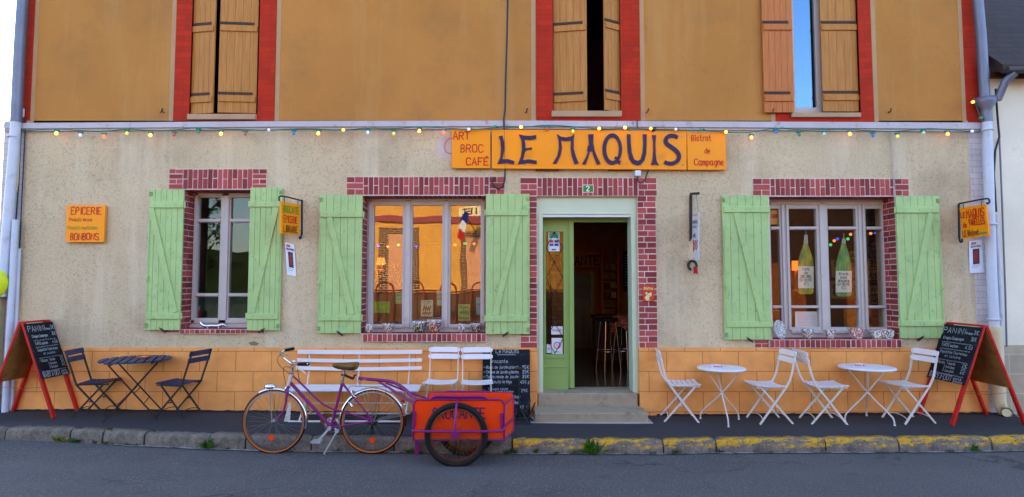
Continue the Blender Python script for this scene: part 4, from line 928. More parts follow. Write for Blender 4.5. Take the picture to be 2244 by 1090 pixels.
# ---- A-boards
def a_board(name,side,xr,ya,yb,xf,xb,h,label):
    """ridge at x=xr from ya (near) to yb; chalk face feet at xf, back feet at xb"""
    o=thing(name,(xr,(ya+yb)/2,zp(xr)),label,'menu board')
    zt=zp(xr)+h
    s=1 if xf>xr else -1
    def leg_line(y,x): return V((xr,y,zt)),V((x,y,zp(x)))
    for x,nm in ((xf,'front'),(xb,'back')):
        sx=1 if x>xr else -1
        for y in (ya+.022,yb-.022):
            a,b=leg_line(y,x); a=a+V((sx*.014,0,0)); b.x+=random.uniform(-.01,.01)
            MB().bar(a,b,.05,.028,0,V((1,0,.3))).build('leg',M['red_wood'],o,.004)
        a,b=leg_line(0,x); d=(b-a).normalized(); n=V((sx*abs(d.z),0,abs(d.x))).normalized()
        L=(b-a).length
        A=a+V((0,ya if s==1 else yb,0))  # not used for back
        f0,f1=.02,.60
        def pt(y,f,off): return V((xr,y,zt))+V((b.x-xr,0,b.z-zt))*f+n*off+V((sx*.014,0,0))
        if nm=='front':
            pan=MB().prism([pt(ya-.004,f0,.017),pt(yb+.004,f0,.017),pt(yb+.004,f1,.017),pt(ya-.004,f1,.017)],n,.012).build('chalkboard',M['board'],o,.002)
            # chalk writing: u runs along the ridge in reading direction
            ux=V((0,1,0)) if s==1 else V((0,-1,0)); up=-d; Wd=abs(yb-ya)
            y0=ya if s==1 else yb
            def q(u,f): return pt(y0+ux.y*Wd*u,f,.030)
            mb=MB()
            def ln(t,u,f,hh,lw,wd): write(mb,t,q(u,f),ux,up,n,hh*1.08,lw*.8,0,.0008,Wd*wd,.5)
            ln('PANINI',.04,.105,.060,.0075,.60); ln('(fromage)',.66,.10,.022,.004,.18); ln('3€',.86,.10,.045,.006,.12)
            ln('Croque Campagne',.10,.172,.030,.0055,.56); ln('35€',.84,.165,.04,.006,.13)
            squiggle(mb,q(.1,.205),ux,up,n,Wd*.82,.009,.0028); 
            ln('TARTE maison',.12,.25,.030,.005,.45); ln('4.50',.76,.25,.032,.005,.18); squiggle(mb,q(.1,.275),ux,up,n,Wd*.82,.009,.0028)
            ln('Exposition Tourtereau',.14,.318,.028,.0045,.72); ln('et cuisine',.30,.358,.026,.0045,.42); squiggle(mb,q(.08,.39),ux,up,n,Wd*.86,.009,.0028)
            ln('- Glaces  1 boule',.08,.43,.03,.005,.56); ln('2€',.83,.43,.034,.005,.12); ln('2 boules',.36,.468,.028,.005,.3); ln('3€',.83,.468,.034,.005,.12); ln('3 boules',.36,.506,.028,.005,.3); ln('4€',.83,.506,.034,.005,.12)
            squiggle(mb,q(.05,.53),ux,up,n,Wd*.9,.009,.0028)
            ln('BABY.FOOT',.05,.588,.060,.0075,.62); ln('partie',.72,.565,.024,.0045,.2); ln('gratuite',.72,.593,.024,.0045,.24)
            mb.build('chalk_writing',M['chalk'],pan)
        else:
            MB().prism([pt(ya+.01,f0,-.02),pt(yb-.01,f0,-.02),pt(yb-.01,f1+.02,-.02),pt(ya+.01,f1+.02,-.02)],n,.008).build('back_panel',M['ply'],o)
        for y in (): pass
    a=V((xr-.028,ya,zt)); MB().bar(V((xr,ya-.002,zt+.004)),V((xr,yb+.002,zt+.004)),.06,.02).build('ridge',M['red_wood'],o,.004)
    mb=MB().tube([V((xr+(xf-xr)*.68,ya+.06,zt-h*.68)),V((xr,ya+.07,zt-h*.70)),V((xr+(xb-xr)*.68,ya+.06,zt-h*.68))],.003,5); mb.build('cord',M['ply'],o)
    return o
fa=ground(115,917); fb=ground(175,900)
xr=at(45,708,fa.y).x; h=at(45,708,fa.y).z-zp(xr)
a_board('chalkboard_sign',1,xr,fa.y,fa.y+.46 if fa.y<-.5 else -.03,(fa.x+.0),2*xr-fa.x+.05,h,'red framed chalkboard stand on the left, its menu facing right towards the blue table')
fa=ground(2090,934); xr=at(2161,716,fa.y).x; h=at(2161,716,fa.y).z-zp(xr)
a_board('chalkboard_sign',-1,xr,fa.y,-.04,fa.x,xr+(xr-fa.x)*.96,h,'red framed chalkboard stand on the right, its menu facing left towards the white chairs')
# ---- folding bistro chairs: local x = facing direction, y = sideways
def make_chair(label,group,slat,metal,hw=.18,top=.83,seat=.42,lean=.24,slats=6,rnd=True,front=.20,rear=.195,curved=True,sd0=-.13,sd1=.235):
    o=thing('bistro_chair',(0,0,0),label,'chair',group)
    for s in (-1,1):
        y=hw*s
        up=[V((front,y,0)),V((sd0+.01,y,seat+.005)),V((sd0-.045,y,seat+.10)),V((-lean+.03,y,top-.16)),V((-lean-.005,y,top-.005))]
        if not curved: up=[V((front,y,0)),V((sd0,y,seat)),V((-lean+.02,y,top-.1)),V((-lean-.01,y,top-.005))]
        mb=MB(); P=smooth(up[1:],1)
        for a,b in zip([up[0]]+P,P): mb.bar(a,b,.022 if rnd else .016,.011 if rnd else .016,0,V((0,1,0)))
        mb.build('upright',metal,o)
        yi=(hw-.016)*s
        mb=MB().bar((-rear,yi,0),(sd1-.07,yi,seat-.008),.020,.009,0,V((0,1,0))); mb.build('leg',metal,o)
        mb=MB().bar((sd0,yi,seat-.004),(sd1-.01,yi,seat-.004),.016,.008,0,V((0,1,0))); mb.build('seat_rail',metal,o)
        MB().lathe([(.008,-.02),(.008,.02)],(.5*(front*.45-rear*.45)+.0,y-.01*s,seat*.47),8,0,'y').build('pivot',metal,o)
    for x in (front-.02,-rear+.02):
        sg=1 if x>0 else -1
        mb=MB().tube(smooth([(x-.02*sg,-hw,.05),(x-.035*sg,-hw*.4,.085),(x-.035*sg,hw*.4,.085),(x-.02*sg,hw,.05)],2),.005,6); mb.build('stretcher',metal,o)
    for i in range(slats):
        a=sd0+.015+(sd1-sd0-.01)*i/slats; b=a+(sd1-sd0-.01)/slats-(.011 if rnd else .018)
        sag=(lambda y:-.012*(1-(y/hw)**2)) if rnd else (lambda y:0)
        tilt=lambda x:.012*((x-sd0)/(sd1-sd0))-.010*math.sin(math.pi*(x-sd0)/(sd1-sd0))
        mb=MB(); w_=hw+.012; N=6; vs=[];
        for k in range(N+1):
            y=-w_+2*w_*k/N; e=0 if rnd else 0
            for x,z in ((a,seat+.004),(b,seat+.004),(b,seat+.018),(a,seat+.018)): vs.append((x,y,z+sag(y)+tilt(x)))
        fs=[(0,3,2,1),(4*N,4*N+1,4*N+2,4*N+3)]+[(4*k+i_,4*k+(i_+1)%4,4*k+4+(i_+1)%4,4*k+4+i_) for k in range(N) for i_ in range(4)]
        mb.add(vs,fs).build('seat_slat',slat,o,.003)
    P0=V((-lean-.002,0,top)); 
    for z0,z1 in ((top-.062,top),(top-.142,top-.080)):
        mb=MB(); N=8; vs=[]; w_=hw+.022
        for k in range(N+1):
            y=-w_+2*w_*k/N; e=.012*(1-(y/w_)**2)*(1 if rnd else .3); ee=(.014 if (k in (0,N) and rnd) else 0)
            for dx,z in ((-.012,z0+ee),(.0,z0+ee),(.0,z1-ee),(-.012,z1-ee)):
                t=(z-(top-.16))/.155; xb_=-lean+.03+(-.035)*t
                vs.append((xb_+.012+dx-e,y,z))
        fs=[(0,1,2,3),(4*N+3,4*N+2,4*N+1,4*N)]+[(4*k+(i_+1)%4,4*k+i_,4*k+4+i_,4*k+4+(i_+1)%4) for k in range(N) for i_ in range(4)]
        mb.add(vs,fs).build('back_slat',slat,o,.003)
    return o
ws,wm=M['white_slat'],M['white_metal']
def foot_center(n1,n2,hw):
    a,b=ground(*n1),ground(*n2); return (a+b)/2+V((0,hw,0))
GR='white folding bistro chairs at the white tables'
c0=make_chair('white folding chair facing right, next to the doorstep',GR,ws,wm)
p=foot_center((1457,926),(1537,927),.18); place(c0,p.x,p.y,R(-6))
def dup(src,label,p,rz,group=None,sc=1):
    c=copy_tree(src); c['label']=label
    if group: c['group']=group
    place(c,p.x,p.y,rz); return c
dup(c0,'white folding chair facing left, right of the first white table from the door',foot_center((1662,931),(1734,930),.18)+V((.02,0,0)),math.pi+R(2))
dup(c0,'white folding chair facing right, left of the second white table from the door',foot_center((1780,931),(1860,932),.18),R(-3))
dup(c0,'white folding chair facing left, between the second white table and the chalkboard stand',foot_center((1975,932),(2049,930),.18)+V((.03,.02,0)),math.pi+R(6))
# blue ones
GB='blue folding bistro chairs at the blue table'
bs,dm=M['blue_slat'],M['dark_metal']
b0=make_chair('blue slatted folding chair facing right, between the chalkboard stand and the blue table',GB,bs,dm,hw=.165,rnd=False,curved=False,slats=7,lean=.27,top=.78,seat=.38,front=.19,rear=.19,sd0=-.15,sd1=.2)
p=foot_center((161,913),(219,913),.18); place(b0,p.x+.03,min(p.y,-.215),R(9))
dup(b0,'blue slatted folding chair facing left, right of the blue table',foot_center((346,917),(405,919),.18)+V((-.01,.0,0)),math.pi-R(10))
# front facing white chairs by the bench
GW='white folding chairs standing in a row beside the bench'
f0=make_chair('white folding chair facing the street, right beside the bench',GW,ws,wm,hw=.172,top=.83,seat=.44,lean=.24,front=.2,rear=.18,curved=True,sd0=-.16,sd1=.2)
def px_at_y(px,y): return at(px,840,y).x
place(f0,px_at_y(966,-.35),-.33,R(-90-3))
dup(f0,'white folding chair facing the street, in front of the leaning chalkboard',V((px_at_y(1045,-.36),-.34,0)),R(-90+4))
# ---- round white tables
def make_table(label,rad,h,topm,legm,rot):
    o=thing('bistro_table',(0,0,0),label,'table')
    mb=MB().lathe([(0,h-.004),(rad-.02,h-.004),(rad-.004,h-.008),(rad,h-.016),(rad,h-.026),(rad-.012,h-.03),(0,h-.024)][::-1],(0,0,0),40); mb.build('tabletop',topm,o)
    for k in range(3):
        a=rot+k*2*math.pi/3; c,s=math.cos(a),math.sin(a)
        # each leg runs straight through the middle and ends in a bent foot
        P=[(-c*rad*.80,-s*rad*.80,h-.03),(-c*rad*.72,-s*rad*.72,h-.06),(c*.006,s*.006,h*.5),(c*rad*.86,s*rad*.86,.10),(c*rad*.93,s*rad*.93,.055),(c*rad*.94,s*rad*.94,.0)]
        P=[V(P[0])]+smooth(P[1:],1)
        MB().tube(P,.0085,8).tube([V(P[-1])+V((0,0,.012)),P[-1]],.013,8).build('leg',legm,o)
    MB().tube(arc((0,0,h*.5),.02,0,360,12,'xy')[:-1],.006,6,0,True).build('ring',legm,o)
    return o
t0=make_table('first round white metal table from the door, on three crossed legs',.275,.64,ws,wm,R(-95))
g=ground(1566,934); place(t0,at(1580,803,-.35).x,-.36,0)
t1=copy_tree(t0); t1['label']='second round white metal table from the door, near the right chalkboard stand'; t1['group']=t0['group']='round white bistro tables'
t1.scale=(1.1,1.1,1.0); place(t1,at(1898,805,-.35).x,-.36,R(38)) 
# white triangular ashtrays with red print
def make_ashtray(label):
    o=thing('ashtray',(0,0,0),label,'ashtray','white printed ashtrays')
    tri=lambda r,z:[V((r*math.cos(R(a)),r*math.sin(R(a)),z)) for a in (-75,-45,45,75,165,195)]
    mb=MB(); A,B,C_,D=tri(.062,0),tri(.056,.03),tri(.046,.03),tri(.042,.012); vs=A+B+C_+D; N=6; fs=[tuple(range(N))[::-1]]
    for r in range(3):
        for i in range(N): fs.append((r*N+i,r*N+(i+1)%N,(r+1)*N+(i+1)%N,(r+1)*N+i))
    fs.append(tuple(range(3*N,4*N))); mb.add(vs,fs).build('body',M['plastic_white'],o,.002)
    mb=MB(); a,b=A[0],A[5]; 
    for p,q in ((A[0],A[1]),(A[5],A[0])):
        u=(q-p); n=u.cross(UZ).normalized(); write(mb,'BRASSERIE',p+u*.1+UZ*.008,u,UZ+n*-.18,n,.014,.003,0,.0005,u.length*.8)
    mb.build('print',M['ink_red'],o)
    return o
as0=make_ashtray('small white ashtray with red print on the first white table from the door')
x=at(1570,798,-.38).x; place(as0,x,-.38,R(15),t0.location.z+.637)
as1=copy_tree(as0); as1['label']='small white ashtray with red print on the second white table from the door'; place(as1,at(1884,798,-.36).x,-.36,R(-20),t1.location.z+.637)
# ---- blue slatted folding table
o=thing('slatted_table',(0,0,0),'round blue slatted folding table on black metal legs, between the two blue chairs','table')
rad,h=.375,.665
N=9
for i in range(N):
    a=-rad+2*rad*i/N+.010; b=-rad+2*rad*(i+1)/N-.012
    def ex(y): return math.sqrt(max(0,rad*rad-y*y))
    K=6; vs=[]
    prof=[a+(b-a)*k/K for k in range(K+1)]
    P=[V((y,ex(y),h)) for y in prof]+[V((y,-ex(y),h)) for y in prof[::-1]]
    MB().prism(P,UZ,.018).build('slat',M['blue_slat'],o,.003)
for y in (-.2,.2): MB().bar((-.28,y,h-.008),(.28,y,h-.008),.022,.01).bar((-.2*0,y,h-.006),(.0,y+.001,h-.004),.01,.01).build('rail',M['dark_metal'],o)
for x in (-.2,.2): MB().bar((x,-.30,h-.012),(x,.30,h-.012),.02,.014).build('cross_rail',M['dark_metal'],o)
for s in (-1,1):
    y=.22*s
    MB().bar((-.24,y,h-.015),(.27,y*1.06,0),.014,.014).build('leg',M['dark_metal'],o)
    MB().bar((.24,y*.9,h-.015),(-.27,y*.97,0),.014,.014).build('leg',M['dark_metal'],o)
for x,z in ((.13,.2),(-.13,.2),(.03,.32)): MB().tube([(x,-.22,z),(x,.22,z)],.006,6).build('stretcher',M['dark_metal'],o)
gt=ground(300,912); place(o,at(298,790,-.36).x,-.36,R(24)); tb=o
o=thing('ashtray',(0,0,0),'shallow brown wooden ashtray on the blue slatted table','ashtray')
mb=MB().lathe([(0,0),(.055,0),(.07,.022),(.064,.024),(.05,.008),(0,.008)],(0,0,0),20); mb.build('dish',M['wood_orange'],o)
MB().box((-.02,-.015,.008),(.02,.015,.02)).build('paper_scrap',M['paper'],o)
place(o,at(318,786,-.3).x,-.32,0,tb.location.z+h+.019)
# ---- white slatted bench
bx0,bx1=at(652,770,-.1).x,at(925,770,-.1).x
o=thing('slatted_bench',((bx0+bx1)/2,-.3,zp(-2.2)),'long white slatted garden bench against the orange base of the wall','bench')
zb=zp(-2.2); zsb=at(780,844,-.14).z; zsf=at(780,857,-.48).z; zs_=(zsb+zsf)/2
for i in range(6):
    y=-.15-.062*i; e=.06 if i>2 else .03
    N=12; 
    MB().box((bx0-.02-e*.5,y-.027,zs_-.012),(bx1+.0+e*.3,y+.027,zs_+.010)).build('seat_slat',ws,o,.004)
for t,b in ((767,776),(785.5,793),(803,810.5)):
    yk=-.085-.0015*(b-767)*.6
    mb=MB(); N=10; vs=[]
    for k in range(N+1):
        x=bx0+(bx1-bx0)*k/N; z0,z1=at(780,b,yk).z,at(780,t,yk).z; sag=-.012*math.sin(math.pi*k/N)*(1 if t>780 else .4)
        vs+=[V((x,yk-.011,z0+sag)),V((x,yk+.011,z0+sag)),V((x,yk+.011,z1+sag)),V((x,yk-.011,z1+sag))]
    fs=[(0,3,2,1),(4*N,4*N+1,4*N+2,4*N+3)]+[(4*k+i_,4*k+(i_+1)%4,4*k+4+(i_+1)%4,4*k+4+i_) for k in range(N) for i_ in range(4)]
    mb.add(vs,fs).build('back_slat',ws,o,.004)
for px in (678,787,897):
    xk=at(px,800,-.08).x
    mb=MB()
    P=[V((xk,-.074,at(780,768,-.08).z)),V((xk,-.085,zs_+.16)),V((xk-.004,-.13,zs_+.0)),]
    for a,b in zip(P,P[1:]): mb.bar(a,b,.026,.012,0,UX*1.0+UZ*.0)
    mb.build('back_upright',wm,o)
    mb=MB().bar((xk,-.12,zs_-.02),(xk,-.49,zs_-.02),.012,.02); mb.build('seat_bearer',wm,o)
for px in (678,897):
    xk=at(px,800,-.2).x
    mb=MB().tube([(xk,-.13,zs_-.02),(xk,-.52,zb+.012)],.011,8).tube([(xk,-.47,zs_-.02),(xk,-.10,zb+.012)],.011,8); mb.build('cross_leg',wm,o)
for y in (-.52,-.10): MB().tube([(bx0+.06,y,zb+.012),(bx1-.14,y,zb+.012)],.012,8).build('floor_bar',wm,o)
MB().tube([(bx0+.1,-.3,zs_-.18),(bx1-.2,-.3,zs_-.18)],.006,8).build('tie_rod',wm,o)
MB().prism([(bx0+.0,-.5,zb),(bx0+.07,-.5,zb),(bx0+.08,-.5,zb+.22),(bx0+.055,-.5,zb+.22)],UY,.012).build('foot_bracket',wm,o)
# ---- black menu board leaning on the wall
bl=[at(1058,766,-.03),at(1161,766,-.03)]
x0,x1=bl[0].x,bl[1].x; zt=bl[0].z; zb=zp(x0)+.0; yb=-.20
o=thing('leaning_chalkboard',((x0+x1)/2,yb,zb),'large black chalkboard price list leaning on the wall left of the doorstep','chalkboard')
A,B,C_,D=V((x0,-.035,zt)),V((x1,-.035,zt)),V((x1,yb,zb)),V((x0,yb,zb)); up=(A-D).normalized(); n=UX.cross(up).normalized(); n=n if n.y<0 else -n
MB().prism([A,B,C_,D],-n,.015).build('panel',M['board'],o,.004)
mb=MB(); Wd=x1-x0; Hh=(A-D).length
def ln(t,fx,fy,hh,lw,wd): write(mb,t,D+UX*Wd*fx+up*Hh*(1-fy),UX,up,n,hh,lw*.8,0,.001,Wd*wd,.5)
ln('Le MAQUIS',.28,.055,.045,.006,.48); mb.ribbon([D+UX*Wd*.31+up*Hh*.92,D+UX*Wd*.7+up*Hh*.92],.005,n,0,.001)
ln('Brocante',.17,.20,.04,.0055,.36)
for i,(a,b) in enumerate((('Banc de jardin pliant','95€'),('Chaise de jardin pliante','25€'),('Table ronde de jardin','35€'))):
    fy=.285+.07*i; ln('-',.02,fy,.03,.005,.04); ln(a,.08,fy,.032,.005,.68); ln(b,.84,fy,.036,.006,.14)
ln('-',.02,.50,.03,.005,.04); ln('Fauteuils bridge',.09,.50,.034,.005,.52); ln('45€ p',.80,.505,.036,.005,.19)
ln('-',.02,.61,.03,.005,.04); ln('Tabouret atelier',.12,.60,.026,.004,.42); ln('2 pieds 1 assise',.27,.635,.024,.004,.38); ln('29€',.81,.63,.036,.005,.14)
ln('Tabourets de bar',.12,.72,.036,.006,.68); ln('piles',.63,.80,.034,.006,.12); ln('45 €',.78,.86,.03,.005,.18)
mb.build('chalk_writing',M['chalk'],o)
# ---- iron floor candle stand in front of the board
gx=at(1138,815,-.42).x
o=thing('candle_stand',(gx,-.42,zp(gx)),'tall black wrought iron candle stand in front of the leaning chalkboard','stand')
z0=zp(gx); zt=at(1138,808,-.42).z
mb=MB(); P=[V((gx+.006*math.sin(i*2.2),-.42+.006*math.cos(i*2.2),z0+.1+(zt-z0-.12)*i/24)) for i in range(25)]; mb.tube(P,.0095,7); mb.build('stem',M['black_metal'],o)
MB().lathe([(0,0),(.02,0),(.05,.012),(.065,.022),(.062,.026),(.045,.018),(0,.016)],(gx,-.42,zt-.02),18).build('dish',pm('rusty_dish',lin(70,50,40),.6,var=.3),o)
for k in range(5):
    a=R(20+72*k); c,s=math.cos(a),math.sin(a)
    MB().tube(smooth([(gx,-.42,z0+.16),(gx+c*.07,-.42+s*.07,z0+.13),(gx+c*.11,-.42+s*.11,z0+.06),(gx+c*.17,-.42+s*.15,z0+.01)],2),.011,7).build('foot',M['black_metal'],o)
for k in range(5):
    a=R(50+72*k); c,s=math.cos(a),math.sin(a)
    mb=MB().prism([V((gx+c*.10-s*.012,-.42+s*.09+c*.012,z0+.05)),V((gx+c*.10+s*.012,-.42+s*.09-c*.012,z0+.05)),V((gx+c*.19+s*.014,-.42+s*.16-c*.014,z0+.24)),V((gx+c*.19-s*.014,-.42+s*.16+c*.014,z0+.24))],V((c,s,0)),.012); mb.build('spike',M['black_metal'],o)
MB().tube(arc((gx,-.42,z0+.07),.12,0,360,20,'xy')[:-1],.009,6,0,True).build('ring',M['black_metal'],o)
M['alloy']=pm('dull_alloy',lin(176,182,192),.4,.35,var=.1)
M['rust_steel']=pm('rusty_spoke',lin(140,92,58),.5,.5,var=.2)
# ================================================================ BICYCLE
yb=-1.235
def b2(px,py,dy=0.0): return at(px,py,yb+dy)
gb=zr(-2.5)
bike=thing('bicycle',(at(708,920,yb).x,yb,gb-.012),'purple step-through bicycle with brown saddle and tan tyres, hitched to the orange trailer','bicycle')
PU=M['purple']
def wheel(parent,c,R_,tr,rimr,tyre_m,rim_m,spokes,tread=True,n=48,hubr=.018,spoke_r=.0013,axis_y=True,wall=None,spm='steel'):
    c=V(c); w=MB()
    wh=MB(); wh.tube(arc(c,R_-tr,0,360,n)[:-1],tr,10,0,True)
    ty=wh.build('wheel',wall or tyre_m,parent)
    mb=MB(); 
    # tread band
    prof=[(R_-tr*.92,-tr*1.03),(R_-tr*.5,-tr*.92),(R_-tr*.12,-tr*.6),(R_+.002,0),(R_-tr*.12,tr*.6),(R_-tr*.5,tr*.92),(R_-tr*.92,tr*1.03)]
    mb.lathe(prof,c,n,0,'y',True,False); mb.build('tread',tyre_m,ty)
    mb=MB(); mb.lathe([(rimr-.014,-.011),(rimr+.004,-.0125),(rimr+.004,.0125),(rimr-.014,.011),(rimr-.014,-.011)],c,n,0,'y',True,False); mb.build('rim',rim_m,ty)
    mb=MB()
    for i in range(spokes):
        a=2*math.pi*i/spokes; ta=a+(R(62) if i%4<2 else -R(62)); s=-1 if i%2 else 1
        mb.tube([c+V((hubr*math.cos(ta),.026*s,hubr*math.sin(ta))),c+V(((rimr-.012)*math.cos(a),.002*s,(rimr-.012)*math.sin(a)))],spoke_r,5)
    mb.build('spokes',M[spm],ty)
    mb=MB(); mb.lathe([(.007,-.055),(.010,-.045),(.010,-.03),(hubr+.004,-.029),(hubr+.004,-.023),(.012,-.02),(.012,.02),(hubr+.004,.023),(hubr+.004,.029),(.010,.03),(.010,.045),(.007,.055)],c,14,0,'y'); mb.build('hub',M['steel'],ty)
RW=.329
cf=V((b2(601,920).x,yb,gb-.012+RW)); cr=V((b2(816.5,922).x,yb-.0,gb-.014+RW))
for c in (cf,cr):
    wheel(bike,c,RW,.0165,.302,M['rubber'],M['rim_metal'],32,wall=M['tan_tyre'],spm='bike_spoke')
# frame
BB=b2(725.5,936); ST=b2(750.5,838.5); HT=b2(639.5,819); HB=b2(632,846); DO=b2(818,923.5)
mb=MB()
mb.tube([BB-V((0,0,.0)),ST],.0155,12); mb.tube([b2(636,838.5),BB],.017,12)
for s in (-1,1):
    P=[b2(641,823.5)]+[b2(px,py,s*.012) for px,py in ((655,836),(680,860.5),(701,881),(716,891))]+[b2(733.5,898.5,s*.022),b2(765,906.5,s*.045),b2(812,920.5,s*.06),b2(818,923.5,s*.062)]
    mb.tube(smooth(P,2),.0095,9)
    mb.tube([BB+V((.01,s*.025,0)),b2(765,931,s*.05),b2(818,923.5,s*.062)],.0095,9)
    mb.tube([ST+V((.0,s*.016,-.01)),b2(770,865,s*.045),b2(818,923.5,s*.062)],.0085,9)
mb.tube([BB-V((0,.04,0)),BB+V((0,.04,0))],.022,12)
mb.build('frame',PU,bike)
mb=MB().tube([HB,HT],.020,12); mb.build('head_tube',pm('head_tube_paint',lin(206,190,184),.35,var=.05),bike)
mb=MB().lathe([(.023,0),(.026,.006),(.024,.02)],HT-V((0,0,.004)),14); mb.tube([HT,b2(641.5,803)],.013,10); mb.tube([HB,HB+(HB-HT).normalized()*.02],.024,12); mb.build('headset',M['steel'],bike)
mb=MB()
for s in (-1,1):
    P=[b2(631.5,850,s*.018),b2(629.5,856,s*.05),b2(626,888,s*.05),b2(619,906,s*.05),b2(603,921,s*.05)]
    mb.tube(smooth(P,2),[.0125]*6+[.011]*6+[.009]*(len(smooth(P,2))-12),9)
mb.tube([b2(631,849,-.05),b2(631,849,.05)],.015,10)
mb.build('fork',PU,bike)
# mudguards
def guard(c,r,a0,a1,name,mt,w_=.026):
    mb=MB(); pr=[(-w_,-.012),(-w_*.85,-.002),(-w_*.4,.004),(0,.006),(w_*.4,.004),(w_*.85,-.002),(w_,-.012)]; n=int(abs(a1-a0)/5); vs=[];k=len(pr)
    for th in (0,-.0025):
        for i in range(n+1):
            a=R(a0+(a1-a0)*i/n)
            for y,h_ in pr: vs.append(c+V(((r+h_+th)*math.cos(a),y,(r+h_+th)*math.sin(a))))
    m=(n+1)*k; fs=[]
    for i in range(n):
        for j in range(k-1): fs+=[(i*k+j,(i+1)*k+j,(i+1)*k+j+1,i*k+j+1),(m+i*k+j,m+i*k+j+1,m+(i+1)*k+j+1,m+(i+1)*k+j)]
    for i in range(n): fs+=[(i*k,m+i*k,m+(i+1)*k,(i+1)*k),(i*k+k-1,(i+1)*k+k-1,m+(i+1)*k+k-1,m+i*k+k-1)]
    mb.add(vs,fs,0,True); return mb.build(name,mt,bike)
guard(cf,RW+.012,118,-12,'mudguard',M['chrome']); guard(cr,RW+.012,192,10,'mudguard',M['chrome']); guard(cr,RW+.013,10,-8,'mudguard_tip',pm('brown_plastic',lin(70,34,26),.4))
mb=MB()
for s in (-1,1):
    for a in (100,96): mb.tube([cf+V((0,s*.05,0)),cf+V(((RW+.008)*math.cos(R(a)),s*.024,(RW+.008)*math.sin(R(a))))],.0022,5)
    for a in (108,100,88,82,18,12): mb.tube([cr+V((0,s*.05,0)),cr+V(((RW+.008)*math.cos(R(a)),s*.024,(RW+.008)*math.sin(R(a))))],.0022,5)
mb.build('mudguard_stay',M['steel'],bike)
# lamp on the front mudguard
c=b2(592.5,848); mb=MB(); mb.lathe([(0,.055),(.02,.052),(.032,.035),(.034,.0),(.03,-.03),(.018,-.055),(0,-.058)],c,16,0,'x'); mb.tube([c-V((0,0,.03)),c-V((-.01,0,.06))],.008,6); mb.build('headlight',M['chrome'],bike)
# handlebar
mb=MB(); cl_=b2(641.5,798.5)
mb.tube(smooth([b2(643.5,764.4,.27),b2(634,766,.27),b2(623.5,768.5,.26),b2(616,772,.24),b2(614.5,777,.2),b2(622,784,.1),b2(632,792,.04),cl_,b2(646,799,-.1),b2(650,799,-.18),b2(654,798.5,-.23),b2(664,798,-.25),b2(676,797.8,-.26)],2),.0115,10)
mb.tube([b2(641.5,806),b2(641.5,796)],.016,10); mb.lathe([(.0,.02),(.018,.015),(.02,0),(.016,-.006)],b2(645,793,-.02),12); mb.build('handlebar',M['chrome'],bike)
for a,b,d in (((624.5,768),(644.5,764.2),.262),((653,798.6),(677.5,797.8),-.252)):
    P=[b2(a[0]+(b[0]-a[0])*t,a[1]+(b[1]-a[1])*t,d) for t in (0,.1,.35,.65,.9,1)]; MB().tube(P,[.015,.017,.0175,.017,.018,.016],10).build('grip',M['rubber'],bike)
mb=MB().tube(smooth([b2(650,806,-.2),b2(655,809,-.22),b2(664,813.5,-.24),b2(670.5,820.5,-.25)],2),.0065,7); mb.tube([b2(650,800,-.18),b2(652,808,-.21)],.009,7); mb.build('brake_lever',M['white_metal'],bike)
mb=MB().tube(smooth([b2(619,775,.24),b2(627,778,.25),b2(633,781,.25),b2(635,785,.25)],2),.006,7); mb.build('brake_lever',M['steel'],bike)
for P in ([(620,774,.23),(612,779,.15),(607,788,.05),(609.5,797,.0),(619,807.7,-.02),(633,818.6,-.025)],[(641,808,-.1),(632,804,-.06),(623,804,-.03),(620.5,810,0),(622.5,825,0),(626.5,843,0)],[(652,808,-.2),(653.5,822,-.1),(656,834,-.03),(660,842,-.02)]):
    MB().tube(smooth([b2(*p) for p in P],2),.0032,6).build('brake_cable',M['cable'],bike)
mb=MB(); 
for c_,k in ((b2(629.5,853,-.03),1),(b2(629,853,.03),1)): mb.tube(smooth([c_+V((0,0,.03)),c_+V((-.02,-.01,0)),c_+V((-.015,0,-.04)),c_+V((-.005,.01,-.055))],1),.008,7)
c_=b2(774,860,-.03); mb.tube(smooth([c_+V((0,-.01,.035)),c_+V((-.02,-.02,.0)),c_+V((.01,-.02,-.035)),c_+V((.035,-.015,-.05))],2),.0085,7)
mb.build('brake_caliper',M['chrome'],bike)
# saddle
SA=b2(757,803)
prof=[(-.130,.020,.012,.030),(-.115,.032,.020,.036),(-.07,.042,.030,.046),(-.01,.058,.034,.050),(.05,.092,.036,.056),(.095,.118,.034,.060),(.118,.108,.030,.056),(.128,.07,.02,.04)]
vs=[];K=14
for x,hw,zt_,dp in prof:
    for k in range(K):
        a=2*math.pi*k/K; y=hw*math.cos(a); z=(zt_ if math.sin(a)>0 else dp)*math.sin(a)*(1-.15*abs(math.cos(a)))
        vs.append(V((x,y,z+.006+.09*(x+.03)**2*8)))
mb=MB(); rotm=Matrix.Rotation(R(3),3,'Y')
vs=[SA+rotm@v for v in vs]; fs=[(i*K+k,i*K+(k+1)%K,(i+1)*K+(k+1)%K,(i+1)*K+k) for i in range(len(prof)-1) for k in range(K)]
mb.add(vs,fs,0,True); mb.add(vs[:K],[tuple(range(K))[::-1]],0,True); mb.add(vs[-K:],[tuple(range(K))],0,True); sdl=mb.build('saddle',M['leather'],bike)
m_=sdl.modifiers.new('sub','SUBSURF'); m_.levels=m_.render_levels=1
mb=MB()
for s in (-1,1): mb.tube(smooth([b2(775,811,s*.05),b2(772,818,s*.045),b2(768,812,s*.04)],1),.007,7); mb.tube([b2(748,812,s*.02),b2(772,816,s*.03)],.004,6)
mb.build('saddle_spring',M['steel'],sdl)
mb=MB().tube([ST-V((0,0,.0)),b2(755,812)],.0125,10); mb.lathe([(.019,-.012),(.02,.012)],ST+V((0,0,.006)),12); mb.build('seat_post',M['steel'],bike)
